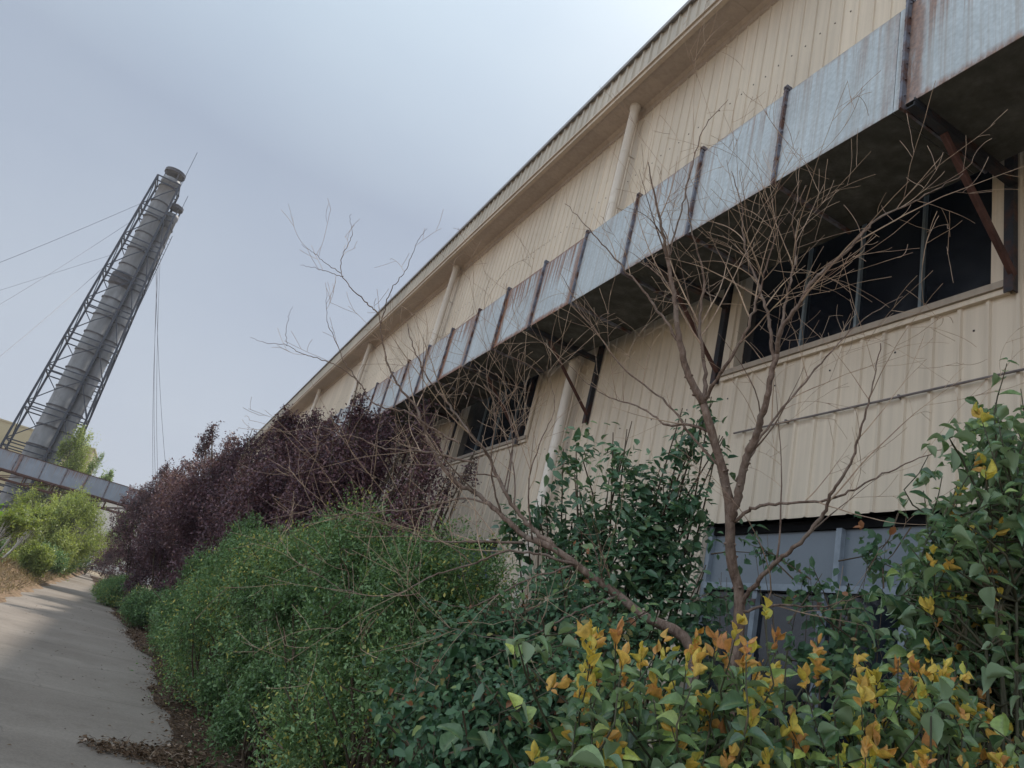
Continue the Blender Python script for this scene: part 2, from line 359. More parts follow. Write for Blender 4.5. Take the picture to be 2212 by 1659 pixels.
def strip(name, rows, mat, z, kind='structure'):
    """rows: (y, x_left, x_right)"""
    b = MB(); V = []; Fc = []
    for y, xl, xr in rows: V += [(xl, y, z), (xr, y, z)]
    for i in range(len(rows)-1): Fc.append((2*i, 2*i+1, 2*i+3, 2*i+2))
    b.add(V, Fc); return tag(b.build(name, mat), kind=kind)
def wob(y, a=.12): return a * (math.sin(y*1.9) * .5 + math.sin(y*.77+1.3) * .6 + math.sin(y*4.7+.4) * .28)
rows = []
for i in range(0, 101):
    y = -20 + i; xl = -2.45 - .009*max(0, y-20) + .05*math.sin(y*1.3)
    off = -.10 * max(0, y-60)**1.25 * .5
    rows.append((y, xl + off, 1.75 + off))
strip('road', rows, ROAD, .012)
vr = []
yy = -10.0
while yy < 78:
    base = 1.12 if yy < 16 else 1.12 - (yy-16)*.060 if yy < 52 else -1.04 - (yy-52)*.05
    tongue = -.62 * math.exp(-((yy-8.35)/.30)**2) if yy < 9.4 else 0
    vr.append((yy, base + wob(yy) + tongue, 5.2)); yy += .09 if yy < 24 else .5
strip('verge', vr, SOIL, .022)

# left bank of dry grass: a low rise beside the road
b = MB(); nx, ny = 26, 90; V = []
for j in range(ny):
    y = 12 + j * .8
    for i in range(nx):
        t = i / (nx-1); x = -2.32 - .009*max(0, y-20) - t*14
        hgt = .52*min(1, max(0, t*14/1.6))**.8 + .06*math.sin(x*2.1+y)*min(1, t*9) + .05*math.sin(y*2.7)*min(1, t*9)
        fade = min(1, j/6); V.append((x + .12*math.sin(y*1.7), y, .012 + max(.0, hgt*fade) * min(1, t*20) + .004*(t > 0)))
b.add(V, [(j*nx+i, (j+1)*nx+i, (j+1)*nx+i+1, j*nx+i+1) for j in range(ny-1) for i in range(nx-1)])
BANK = mat_simple('bank_soil', (.22, .15, .10), .35, 4, .95, 0, .15, .6, alt=(.33, .24, .16), alt_lo=.45, alt_hi=.65)
tag(b.build('bank_terrain', BANK, smooth=True), kind='structure')

# ------------------------------------------------------------------ the factory building
WX = 5.0; Y0, Y1 = -14.0, 72.0; RIB = .2255; PH = 3.10
bld = empty('factory_building', (WX, 29, 0), 'long cream ribbed metal factory hall with overhanging eave and dark strip windows', 'factory building')
def ribbed(mb, y0, y1, z0, z1, x=WX, w=.030, d=.020, pitch=RIB, ph=PH):
    """vertical trapezoid ribs standing out of a flat sheet"""
    prof = [(y0, 0.0)]
    k = math.ceil((y0 - ph + w) / pitch)
    while True:
        c = ph + k*pitch; k += 1
        if c + w > y1: break
        prof += [(c-w*.78, 0), (c-w*.42, d), (c+w*.42, d), (c+w*.78, 0)]
    prof.append((y1, 0.0))
    V = []
    for y, o in prof: V += [(x-o, y, z0), (x-o, y, z1)]
    mb.add(V, [(2*i, 2*i+1, 2*i+3, 2*i+2) for i in range(len(prof)-1)])
UP = [(2.98, 6.00), (10.74, 14.2), (19.0, 22.2), (27.2, 30.4), (35.4, 38.6), (43.6, 46.8), (51.8, 55.0)]   # upper windows, z 5.14..7.6
LOW = [(2.99, 5.98), (10.8, 13.9), (19.0, 22.0), (27.2, 30.2), (35.4, 38.4)]                          # lower windows, z .9..3.44
w = MB()
ribbed(w, Y0, Y1, 7.6, 11.2, w=.018, d=.016)
def band(z0, z1, holes):
    y = Y0
    for a, c in holes:
        ribbed(w, y, a, z0, z1); y = c
    ribbed(w, y, Y1, z0, z1)
band(5.14, 7.6, UP); band(3.44, 5.14, []); band(.9, 3.44, LOW); band(0, .9, [])
# far and near ends, and the back of the hall
w.add([(WX, Y1, 0), (45, Y1, 0), (45, Y1, 12.6), (25, Y1, 13.6), (WX, Y1, 11.9)], [(0,1,2,3,4)])
w.add([(WX, Y0, 0), (45, Y0, 0), (45, Y0, 12.6), (25, Y0, 13.6), (WX, Y0, 11.9)], [(0,1,2,3,4)])
w.add([(45, Y0, 0), (45, Y1, 0), (45, Y1, 12.6), (45, Y0, 12.6)], [(0,1,2,3)])
# screws in a row, their own dark paint
w.mi = 1
for k in range(-10, 120):
    y = PH + RIB*(k+.5); z = 9.72 + .015*math.sin(k*2.3)
    w.box(WX-.006, WX-.0005, y-.008, y+.008, z-.008, z+.008)
for k in range(-2, 60):
    y = PH + RIB*(k+.5); z = 4.86
    if k % 3 == 0: w.box(WX-.006, WX-.0005, y-.007, y+.007, z-.007, z+.007)
w.build('ribbed_wall', [CREAM, BLACKSTEEL], bld)

e = MB()
def fascia_x(o): return 4.452 - o
prof = []; y = Y0; k = 0
V = []
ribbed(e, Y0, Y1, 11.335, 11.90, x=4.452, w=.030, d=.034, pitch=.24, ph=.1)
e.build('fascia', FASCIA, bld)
e = MB()
e.box(4.395, 4.52, Y0, Y1, 11.905, 11.965)
e.box(4.375, 4.394, Y0, Y1, 11.87, 11.95)
e.build('fascia_cap', mat_simple('cap_flashing', (.26, .25, .25), .2, 4, .5), bld)
e = MB()
e.box(4.44, 4.52, Y0, Y1, 11.215, 11.330)
e.box(4.405, 4.438, Y0, Y1, 11.295, 11.332)
e.build('eave_lip', CREAM_TRIM, bld)
e = MB()
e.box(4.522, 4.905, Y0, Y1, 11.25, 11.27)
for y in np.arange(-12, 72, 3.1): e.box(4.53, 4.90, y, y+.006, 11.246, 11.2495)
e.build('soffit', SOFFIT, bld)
e = MB()                                                # stepped trim between soffit and wall
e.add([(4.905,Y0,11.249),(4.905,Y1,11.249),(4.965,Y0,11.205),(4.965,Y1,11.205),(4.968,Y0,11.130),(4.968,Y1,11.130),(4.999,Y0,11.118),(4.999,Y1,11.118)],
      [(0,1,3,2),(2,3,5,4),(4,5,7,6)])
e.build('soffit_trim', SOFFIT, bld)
e = MB()
for (xa, za, xb, zb) in ((4.46, 11.89, 25, 13.9), (25, 13.9, 45.5, 12.5)):
    e.add([(xa, Y0-.1, za), (xa, Y1+.1, za), (xb, Y1+.1, zb), (xb, Y0-.1, zb)], [(0,1,2,3)])
e.build('roof', ROOF, bld)

# upper strip windows
for (a, c) in UP:
    f = MB(); z0, z1 = 5.14, 7.6
    sec = [(4.955, -.055), (4.955, .045), (4.985, .045), (4.985, .10), (5.13, .10), (5.13, -.002), (4.987, -.002), (4.987, -.055)]
    rings = [[(x, a+o, z1) for x, o in sec], [(x, a+o, z0+.058) for x, o in sec], [(x, c-o, z0+.058) for x, o in sec], [(x, c-o, z1) for x, o in sec]]
    K = len(sec); V = [p for q in rings for p in q]
    f.add(V, [(0*K+j, 0*K+(j+1) % K, 1*K+(j+1) % K, 1*K+j) for j in range(K)] + [(2*K+j, 2*K+(j+1) % K, 3*K+(j+1) % K, 3*K+j) for j in range(K)]
          + [(1*K+j, 1*K+(j+1) % K, 2*K+(j+1) % K, 2*K+j) for j in (4,)])
    fr = f.build('window', CREAM, bld)
    s = MB(); s.box(4.935, 5.14, a-.06, c+.06, z0-.005, z0+.055); s.build('sill', CREAM_DIRTY, fr)
    s = MB(); s.box(4.958, 4.997, a-.05, c+.05, z0-.055, z0-.008); s.build('sill_trim', CREAM, fr)
    g = MB(); g.box(5.10, 5.11, a+.10, c-.10, z0+.055, z1); g.build('pane', GLASS_DARK, fr)
    q = MB()
    for k in range(1, 4):
        y = a + .10 + (c-a-.2)*k/4.3; q.box(5.062, 5.098, y-.014, y+.014, z0+.055, z1)
    q.build('mullion', FRAME_SLATE, fr)
# lower windows
for i, (a, c) in enumerate(LOW):
    f = MB(); z0, z1 = .9, 3.44
    f.box(5.07, 5.15, a, a+.06, z0, z1); f.box(5.07, 5.15, c-.06, c, z0, z1)
    f.box(5.05, 5.15, a+.06, c-.06, 2.80, 2.86)
    for k in (1, 2, 3):
        y = a + (c-a)*k/4; f.box(5.068, 5.15, y-.028, y+.028, z0 if k != 2 else z0, 2.798)
    y = a + (c-a)*.46; f.box(5.068, 5.15, y-.028, y+.028, 2.862, 3.351)
    f.box(5.07, 5.15, a+.06, c-.06, z0, z0+.06)
    fr = f.build('window', FRAME_BLUE, bld)
    s = MB(); s.box(5.09, 5.16, a, c, 3.352, 3.438); s.build('shade_strip', RECESS_SHADE, fr)  # dark strip painting in the shade under the wall edge
    g = MB(); g.box(5.12, 5.13, a+.061, c-.061, 2.862, 3.352); g.build('upper_pane', GLASS_GREY, fr)
    g = MB(); g.box(5.12, 5.13, a+.061, c-.061, z0+.061, 2.799); g.build('lower_pane', GLASS_LOW, fr)
    q = MB()
    for k in (1, 2, 3):
        y = a + (c-a)*k/4; q.box(5.045, 5.0675, y-.02, y+.02, 1.9, 1.98); q.box(5.030, 5.0445, y-.008, y+.055, 1.93, 1.955)
        for zz in (2.2, 2.66): q.box(5.055, 5.0675, y-.024, y+.024, zz, zz+.06)
    q.build('latch', FLANGE, fr)
    q = MB(); q.box(4.93, 5.06, a-.04, c+.04, z0-.05, z0-.002); q.build('sill', CREAM_DIRTY, fr)
    for ya, yb in ((a-.012, a-.001), (c+.001, c+.012)):
        q = MB(); q.box(5.001, 5.069, ya, yb, z0, 3.438); q.build('reveal', CREAM, fr)
# downpipes in front of the wall
for k in range(-1, 8):
    y = 9.28 + 8.2*k; p = MB(); r = .082
    p.lathe((4.80, y, 0), [(r, .15), (r, 3.6), (r+.012, 3.62), (r+.012, 3.76), (r, 3.78), (r, 8.0), (r+.011, 8.02), (r+.011, 8.15), (r, 8.17), (r, 11.15), (r+.014, 11.16), (r+.014, 11.249)], 18)
    pp = p.build('downpipe', PIPE_W, bld, smooth=True)
    q = MB()
    for z in (4.7, 9.1, 10.2):
        q.lathe((4.80, y, z), [(r+.003, -.012), (r+.005, -.012), (r+.005, .012), (r+.003, .012)], 18); q.box(4.872, 4.999, y-.012, y+.012, z-.012, z+.012)
    q.build('clamp', PIPE_W, pp)
# cable conduit low on the wall and a vertical sheet joint
q = MB(); q.tube([(4.962, .6, 4.415), (4.962, 3.0, 4.41), (4.962, 5.70, 4.40)], .010, 8)
for y in (1.4, 2.6, 3.8, 5.0): q.box(4.950, 4.999, y-.008, y+.008, 4.397, 4.425)
q.build('conduit', RUBBER, bld)

# ------------------------------------------------------------------ duct on brackets along the wall
duct = empty('ventilation_duct', (4.3, 30, 6.11), 'galvanised rectangular air duct streaked with rust running along the cream hall on brackets', 'air duct')
DZ0, DZ1, DX0, DX1 = 6.115, 7.17, 3.72, 4.70
joints = [-9.0, -7.9, -6.73, -5.56, -4.4, -3.2, -2.0, -.83, .45, 1.72, 2.96, 3.05, 4.22, 5.39, 6.54, 7.69, 8.83, 10.05, 11.2, 12.43, 13.67, 14.93, 16.11]
y = 16.11
while y < 66: y += 1.18; joints.append(round(y, 2))
rr = random.Random(5)
for i in range(len(joints)-1):
    a, c = joints[i], joints[i+1]; m = MB(); n_ = 8; lx = DX0; g = .002
    sag = rr.uniform(.004, .012)
    # face subdivided, slightly dished between joints; hemmed lower edge
    V = []; nz_ = 4
    for jj in range(n_+1):
        for kk in range(nz_+1):
            u = jj/n_; v_ = kk/nz_; bul = sag*math.sin(math.pi*u)*math.sin(math.pi*v_) * (1 if i % 3 else -1)
            V.append((lx + bul, a+g + (c-a-2*g)*u, DZ0 + (DZ1-DZ0)*v_ + .003*math.sin(jj*1.7+i)*(kk == nz_)))
    m.add(V, [(jj*(nz_+1)+kk, jj*(nz_+1)+kk+1, (jj+1)*(nz_+1)+kk+1, (jj+1)*(nz_+1)+kk) for jj in range(n_) for kk in range(nz_)])
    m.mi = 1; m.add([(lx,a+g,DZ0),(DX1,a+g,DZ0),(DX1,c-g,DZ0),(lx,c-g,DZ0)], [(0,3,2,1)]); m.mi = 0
    m.add([(lx,a+g,DZ1),(DX1,a+g,DZ1+.02),(DX1,c-g,DZ1+.02),(lx,c-g,DZ1)], [(0,1,2,3)])
    m.add([(DX1,a+g,DZ0),(DX1,c-g,DZ0),(DX1,c-g,DZ1+.02),(DX1,a+g,DZ1+.02)], [(0,1,2,3)])
    m.box(lx-.006, lx-.001, a+g, c-g, DZ0-.004, DZ0+.016)
    amt = {10: .2, 11: .22, 12: .28, 13: .38, 14: .16, 15: .95, 16: .85, 17: .35, 18: 1.0, 19: .5, 9: .45}.get(i, rr.choice([.2, .5, .9, .7, .3]))
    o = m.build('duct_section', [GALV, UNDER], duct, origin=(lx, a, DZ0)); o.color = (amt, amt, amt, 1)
    if abs(c - 3.05) < .001: continue
    fl = MB(); y = c; t = .014; hh = .034
    fl.box(DX0-hh, DX0-.001, y-t, y+t, DZ0-hh, DZ1+.045)
    fl.box(DX0, DX1, y-t, y+t, DZ0-hh, DZ0-.001)
    fl.box(DX0-hh, DX0+.03, y-t*1.6, y+t*1.6, DZ1+.02, DZ1+.06)
    for z in np.arange(DZ0+.08, DZ1, .16):
        fl.box(DX0-.028, DX0-.014, y-t-.012, y+t+.012, z-.008, z+.008)
    fl.build('flange', FLANGE, o)
# a wide cover strip at the doubled joint near the camera
fl = MB(); fl.box(DX0-.05, DX0-.001, 2.945, 2.965, DZ0-.05, DZ1+.07); fl.box(DX0, DX1, 2.945, 2.965, DZ0-.05, DZ0-.001); fl.build('flange', FLANGE, duct)
for i, y in enumerate([2.88, 6.10, 8.80, 10.95, 14.2, 17.3, 20.4, 23.6, 26.8, 30, 33.2, 36.4, 39.6, 42.8, 46, 49.2, 52.4, 55.6, 58.8, 62]):
    k = MB(); up = (0, 1, 0)
    k.angle_bar((DX0-.03, y, DZ0-.075), (4.93, y, DZ0-.075), .065, .010)
    k.box(DX0-.04, DX1, y-.035, y+.035, DZ0-.041, DZ0-.036)
    br = k.build('support_bracket', BLACKSTEEL, duct)
    k = MB(); k.angle_bar((4.955, y, 5.07), (4.955, y, 7.05), .065, .010, (0, 1, 0)); k.build('wall_post', BLACKSTEEL, br)
    k = MB(); k.angle_bar((4.06, y-.02, DZ0-.10), (4.925, y-.02, 5.19), .052, .009, (0, 1, 0)); k.build('strut', RUSTSTEEL, br)
# the elbow where the run meets the bridge duct, above the road end
m = MB(); m.box(3.72, 4.70, 66.06, 66.6, DZ0, DZ1); m.build('elbow', GALV, duct, origin=(3.72, 66.06, DZ0))

# ------------------------------------------------------------------ duct bridge across the road
brg = empty('duct_bridge', (-5, 65.2, 0), 'blue grey boxed duct bridge on a rusty truss crossing above the road', 'duct bridge')
xs = [3.60, 2.8, 1.22, -.30, -1.84, -3.39, -4.91, -6.41, -7.94, -9.47, -9.75, -11.2, -12.7, -14.2, -15.7, -17.2, -18.7]
for i in range(len(xs)-1):
    a, c = xs[i+1], xs[i]; m = MB()
    m.box(0, 1.2, .004, (c-a)-.004, 0, 1.30)
    o = m.build('bridge_panel', BRIDGEPANEL, brg); o.color = (.3, .3, .3, 1) if i % 3 else (.8, .8, .8, 1)
    o.rotation_euler = (0, 0, math.pi/2); o.location = Vector((c, 65.0, 5.85)) - brg.location   # local y runs to -x
    r = MB(); r.bar((a, 64.975, 5.80), (a, 64.975, 7.17), .05, .05, (0, 1, 0)); r.build('rib', FLANGE, brg)
m = MB()
m.bar((3.6, 65.0, 5.78), (-19, 65.0, 5.78), .14, .13); m.bar((3.6, 66.2, 5.78), (-19, 66.2, 5.78), .14, .13)
m.bar((3.6, 64.99, 7.18), (-19, 64.99, 7.18), .06, .05)
m.build('bottom_girder', RUSTSTEEL, brg)
m = MB()
for yy_ in (65.0, 66.2):
    m.bar((3.6, yy_, 5.14), (-19, yy_, 5.14), .13, .12)
    for k in range(12):
        xa = 2.6 - k*1.9; xb = xa - 1.9
        m.bar((xa, yy_, 5.72), (xb, yy_, 5.2), .06); m.bar((xb, yy_, 5.2), (xb, yy_, 5.72), .07)
for k in range(12):
    xa = 2.6 - k*1.9
    m.bar((xa, 65.0, 5.14), (xa, 66.2, 5.14), .08); m.bar((xa, 65.0, 5.14), (xa-1.9, 66.2, 5.14), .05)
m.build('truss', RUSTSTEEL, brg)
for x in (-17.5, -6.5):
    m = MB()
    for yy_ in (65.0, 66.2): m.bar((x, yy_, 0), (x, yy_, 5.08), .2, .2, (0, 1, 0))
    m.bar((x, 65, .6), (x, 66.2, 4.6), .08); m.bar((x, 66.2, .6), (x, 65, 4.6), .08)
    m.build('trestle_leg', RUSTSTEEL, brg)

# ------------------------------------------------------------------ the stack tower
tow = empty('chimney_tower', (-10.2, 75.4, 0), 'tall guyed steel lattice tower holding two grey flue stacks', 'chimney tower')
def legA(z): return -11.42 - .042*max(0, 37.2-z)
def legD(z): return -8.55 + .040*max(0, 34.0-z)
XC = -9.30; YF, YB = 74.0, 76.5
levels = [37.2, 33.7, 30.1, 26.4, 22.9, 19.4, 16.0, 12.4, 8.9, 5.2, 1.5]
def leg(fn, y, z1):
    m = MB(); m.bar((fn(0), y, 0), (fn(z1), y, z1), .17, .17, (0, 1, 0)); m.build('leg', TOWERSTEEL, tow)
for y in (YF, YB):
    leg(legA, y, 37.2); leg(lambda z: XC, y, 37.2); leg(legD, y, 34.0)
m = MB()
for i, z in enumerate(levels):
    xa, xd = legA(z), legD(z); w_ = .10
    for dz in (0, -.55):
        for y in (YF, YB):
            m.bar((xa, y, z+dz), (XC, y, z+dz), w_, w_)
            if z < 34: m.bar((XC, y, z+dz), (xd, y, z+dz), w_, w_)
        m.bar((xa, YF, z+dz), (xa, YB, z+dz), w_); m.bar((XC, YF, z+dz), (XC, YB, z+dz), w_)
        if z < 34: m.bar((xd, YF, z+dz), (xd, YB, z+dz), w_)
    if i + 1 < len(levels):
        zb = levels[i+1]; xb, xe = legA(zb), legD(zb); mid = (z+zb)/2; t = .075
        for y in (YF, YB):
            m.bar((xa, y, z-.55), (XC, y, zb), t) if y == YB else m.bar((XC, y, z-.5), ((xa+XC)/2, y, mid), t)
            if y == YF: m.bar(((xa+XC)/2, y, mid), (legA(zb), y, zb), t)
            if z < 34: m.bar((XC, y, z-.5), (xe, y, zb), t)
        m.bar((xa, YF, z), (xb, YB, zb), t); m.bar((XC, YB, z), (XC, YF, zb), t)
        if z < 34: m.bar((xd, YF, z), (xe, YB, zb), t)
m.build('bracing', TOWERSTEEL, tow)
# service ladder with hoops behind the second stack
m = MB(); lx = -8.15
for dx in (-.22, .22): m.bar((lx+dx, 77.0, 2), (lx+dx-.3, 77.0, 33), .05)
for z in np.arange(2, 33, .6): m.bar((lx-.22-.0097*(z-2), 77, z), (lx+.22-.0097*(z-2), 77, z), .035)
m.build('ladder', TOWERSTEEL, tow)
def flue(cx, cy, r, ztop, name):
    m = MB(); prof = [(r*1.16, 0.0)]
    z = 0; bands = []
    while z < ztop-1.9:
        rr_ = r*(1.16-.18*min(1, z/25.))
        prof += [(rr_, z+.02), (rr_, z+1.84)]; bands.append((z+1.76, rr_)); z += 1.84
    prof += [(r, z), (r*.99, ztop-.5), (r*1.1, ztop-.45), (r*1.08, ztop), (r*.96, ztop), (r*.95, ztop-1.5)]
    m.lathe((cx, cy, 0), prof, 28)
    fo = m.build(name, FLUE, tow, smooth=True)
    for zb_, rb_ in bands:
        c = MB(); c.lathe((cx, cy, zb_), [(rb_+.005, -.05), (rb_+.09, -.05), (rb_+.09, .05), (rb_+.005, .05)], 28); c.build('flange_ring', CAPSTEEL, fo)
    if cx < -10:
        c = MB(); c.lathe((cx, cy, 26.3), [(r*1.02, -1.1), (r*1.22, -.9), (r*1.22, .15), (r*1.02, .35)], 28); c.build('collar', CAPSTEEL, fo)
    c = MB(); R_ = r*1.1
    c.lathe((cx, cy, ztop), [(.02, .95), (R_*1.06, .72), (R_*1.10, .70), (R_*1.10, 1.02), (R_*1.05, 1.04), (.02, 1.40)], 28)
    for k in range(4):
        a_ = .5 + k*math.pi/2; p = (cx+R_*.93*math.cos(a_), cy+R_*.93*math.sin(a_))
        c.bar((p[0], p[1], ztop-.45), (p[0], p[1], ztop+.78), .09)
    c.build('rain_cap', CAPSTEEL, fo)
flue(-10.26, 75.15, .83, 37.75, 'flue_stack'); flue(-8.92, 76.0, .58, 34.7, 'flue_stack')
for (x, y, z0, z1) in ((-9.2, 74.0, 36.0, 41.3), (-8.5, 76.5, 33.4, 37.6)):
    m = MB(); m.tube([(x, y, z0), (x, y, z1)], .025, 6); m.build('lightning_rod', TOWERSTEEL, tow)
def guy(p, q):
    """wire from p through the sighted point q, on down to its ground anchor"""
    p = np.array(p); q = np.array(q); t = p[2] / (p[2] - q[2]); e_ = p + (q-p)*t
    s = np.linspace(0, 1, 14); pts = [p + (e_-p)*k - np.array([0, 0, 1])*1.2*math.sin(math.pi*k) for k in s]
    m = MB(); m.tube(pts, .016, 4); m.build('guy_wire', WIRE, tow)
def dsp(zx, zy): return zx*.2883, 325.3 + zy*.2883
guy((legA(33.7), YF, 33.7), at_y(*dsp(0, 770), 66)); guy((legA(31.5), YF, 31.5), at_y(*dsp(0, 1082), 62))
guy((legA(29.0), YB, 29.0), at_y(*dsp(0, 1012), 84)); guy((legA(26.4), YF, 26.4), at_y(*dsp(0, 1478), 60))
for px, zt in ((341, 30.0), (346, 29.6), (351, 30.4), (370, 29.2)):
    guy((legD(zt), YB, zt), at_y(px, 1000, 74 + (px-341)*.05))

# ------------------------------------------------------------------ far buildings
BEIGE = mat_simple('beige_render', (.44, .38, .25), .08, .5, .8)
m = empty('beige_building', (-14, 106, 0), 'plain beige block behind the lattice tower', 'building')
q = MB(); q.box(-26, -8.2, 100, 112, 0, 13.1); q.build('wall', BEIGE, m)
q = MB(); q.box(-26.1, -8.1, 99.9, 112.1, 13.11, 13.3); q.build('parapet', BEIGE, m)
q = MB()
for x in np.arange(-24, -9, 3.2): q.box(x, x+1.4, 99.95, 99.99, 5, 7.2)
q.build('window', GLASS_LOW, m)
m = empty('white_shed', (-2, 118, 0), 'low white shed glimpsed under the duct bridge past the road end', 'shed')
q = MB(); q.box(-9, 12, 112, 126, 0, 9.0); q.build('wall', mat_simple('white_sheet', (.78, .79, .80), .05, 1, .6), m)
q = MB(); q.add([(-9.4, 111.6, 8.98), (12.4, 111.6, 8.98), (12.4, 119, 10.6), (-9.4, 119, 10.6), (-9.4, 126.4, 8.98), (12.4, 126.4, 8.98)], [(0,1,2,3),(3,2,5,4)])
q.build('roof', ROOF, m)

# ------------------------------------------------------------------ foliage machinery
TQ = (np.array([[0,0,0],[.45,-.5,.10],[1,0,-.05],[.45,.5,.10]]), [(0,1,2,3)])                         # small leaf
T6 = (np.array([[0,0,0],[.3,-.45,.10],[.3,.45,.10],[.68,-.36,.06],[.68,.36,.06],[1,0,-.10],[.35,0,0],[.7,0,-.03]]),
      [(0,1,6),(0,6,2),(1,3,7,6),(6,7,4,2),(3,5,7),(7,5,4)])
def tmpl_big(ser=0.0, curl=.25, fold=.16, twist=0.0):
    V = []; us = [0, .10, .28, .46, .64, .80, .92, 1.0]; ws = [0.02, .26, .46, .50, .42, .27, .12, 0.0]
    for i, (u, w_) in enumerate(zip(us, ws)):
        ww = w_ * (1 + ser*(1 if i % 2 else -1)); zc = -curl*u*u
        for s in (-1, -.5, 0, .5, 1): V.append((u, s*ww, zc + fold*abs(s)**1.3*(w_*2) + twist*s*u + .02*math.sin(9*u + 3*s)))
    Fc = [(i*5+j, (i+1)*5+j, (i+1)*5+j+1, i*5+j+1) for i in range(len(us)-1) for j in range(4)]
    return np.array(V), Fc
TB = [tmpl_big(.04, .15, .14, .05), tmpl_big(.06, .35, .22, -.08), tmpl_big(.05, .6, .30, .12), tmpl_big(.05, -.05, .45, -.05)]; TBC = TB; TYOUNG = [tmpl_big(.0, -.25), tmpl_big(.02, -.5, .4, .1), tmpl_big(.02, .1, .5, -.1)]

def unit(a): return a / (np.linalg.norm(a, axis=-1, keepdims=True) + 1e-9)
def leaves_obj(name, P, T, N, L, W, tint, tmpl, mat, parent=None, smooth=False):
    n = len(P)
    if isinstance(tmpl, list):                                     # several leaf shapes mixed at random
        tf = tmpl[0][1]; tv = np.stack([q[0] for q in tmpl])[np.random.default_rng(n).integers(0, len(tmpl), n)]; k = tv.shape[1]
    else: tv, tf = tmpl; k = len(tv); tv = tv[None]
    T = unit(T); B = unit(np.cross(N, T)); N2 = np.cross(T, B)
    L = np.broadcast_to(L, (n,)); W = np.broadcast_to(W, (n,))
    V = (P[:, None, :] + T[:, None, :]*(tv[:, :, 0:1]*L[:, None, None]) + B[:, None, :]*(tv[:, :, 1:2]*W[:, None, None])
         + N2[:, None, :]*(tv[:, :, 2:3]*L[:, None, None])).reshape(-1, 3)
    loops = np.concatenate([np.array(f) for f in tf]); sizes = np.array([len(f) for f in tf])
    LI = (loops[None, :] + (np.arange(n)*k)[:, None]).ravel()
    starts0 = np.concatenate([[0], np.cumsum(sizes)[:-1]]); LS = (starts0[None, :] + (np.arange(n)*len(loops))[:, None]).ravel()
    me = bpy.data.meshes.new(name)
    me.vertices.add(len(V)); me.loops.add(len(LI)); me.polygons.add(len(LS))
    off = np.zeros(3)
    if parent is not None:
        p = parent
        while p is not None: off += np.array(p.location); p = p.parent
    me.vertices.foreach_set('co', (V - off).ravel()); me.loops.foreach_set('vertex_index', LI); me.polygons.foreach_set('loop_start', LS)
    at_ = me.attributes.new('tint', 'FLOAT', 'POINT'); at_.data.foreach_set('value', np.repeat(np.clip(tint, 0, 1), k).astype(np.float32))
    if smooth:
        me.polygons.foreach_set('use_smooth', np.ones(len(LS), bool))
        ra = me.attributes.new('rib', 'FLOAT', 'POINT'); ra.data.foreach_set('value', np.tile((np.arange(k) % 5 == 2).astype(np.float32), n))
    me.update(calc_edges=True); me.materials.append(mat)
    o = bpy.data.objects.new(name, me); COL.objects.link(o)
    if parent is not None: o.parent = parent
    return o
def lump_noise(p, seed, freq):
    r = np.random.default_rng(seed); f = np.zeros(len(p))
    for _ in range(7):
        k = r.normal(size=3)*freq; f += np.sin(p @ k + r.uniform(0, 6.28))
    return f / 7**.5
def shoots_on(lumps, n, rng, inner=.55, rough=.16, freq=2.2, seed=1, up=.5, zmin=.05, cut=None, side=None):
    """shoot tips spread through a union of lumps (mostly near the surface), with hollows and bulges"""
    lumps = np.array(lumps, float); area = lumps[:, 3]*lumps[:, 4] + lumps[:, 3]*lumps[:, 5] + lumps[:, 4]*lumps[:, 5]
    idx = rng.choice(len(lumps), n, p=area/area.sum()); lp = lumps[idx]
    u = unit(rng.normal(size=(n, 3))); r = inner + (1-inner)*rng.random(n)**.45
    s = lp[:, :3] + u*lp[:, 3:6]*r[:, None]
    nz = lump_noise(s, seed, freq); s = lp[:, :3] + u*lp[:, 3:6]*(r*(1 + rough*nz))[:, None]
    # drop what lies deep inside another lump
    keep = s[:, 2] > zmin
    for q in lumps:
        d = np.linalg.norm((s - q[:3])/q[3:6], axis=1); keep &= d > inner*.75
    if cut is not None: keep &= lump_noise(s, seed+5, freq*1.6) > cut
    s = s[keep]; u = u[keep]; nz = nz[keep]; lp = lp[keep]
    out = unit(u/ lp[:, 3:6]); D = unit(out + np.array([0, 0, up]) + .45*rng.normal(size=s.shape))
    return s, D, nz
def dress(s, D, rng, length, per, L, W, spread=.9, droop=0.0, face_up=.6, tint_nz=None, lvar=.3, tvar=.22, face=(0, 0, 0)):
    """leaves along each shoot (tip at s, growing along D)"""
    n = len(s); N_ = n*per
    length = length*np.where(rng.random(n) < .12, 1.7, 1.0); s = s + D*(np.maximum(0, length - length.min())*.6)[:, None]
    t = np.tile((np.arange(per)+.5)/per, n) + rng.normal(size=N_)*.05
    S = np.repeat(s, per, 0); DD = np.repeat(D, per, 0); ln = np.repeat(length*(.6+.8*rng.random(n)), per)
    P = S - DD*((1-t)*ln)[:, None]
    ang = np.tile(np.arange(per)*2.4, n) + np.repeat(rng.random(n)*6.28, per)
    ref = np.where(np.abs(DD[:, 2:3]) < .9, np.array([[0., 0, 1]]), np.array([[1., 0, 0]]))
    a = unit(np.cross(DD, ref)); b_ = np.cross(DD, a)
    rad = a*np.cos(ang)[:, None] + b_*np.sin(ang)[:, None]
    T = unit(rad*spread + DD*(.35+.5*t[:, None]) + np.array([0, 0, -droop]) + .25*rng.normal(size=P.shape))
    N = unit(DD*.5 + np.array([0, 0, face_up]) + np.array(face) + .45*rng.normal(size=P.shape))
    sz = (1 + lvar*rng.normal(size=N_)).clip(.45, 1.7) * (1.12 - .35*t)
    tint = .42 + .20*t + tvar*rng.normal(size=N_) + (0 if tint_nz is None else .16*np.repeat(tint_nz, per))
    return P, T, N, L*sz, W*sz, tint
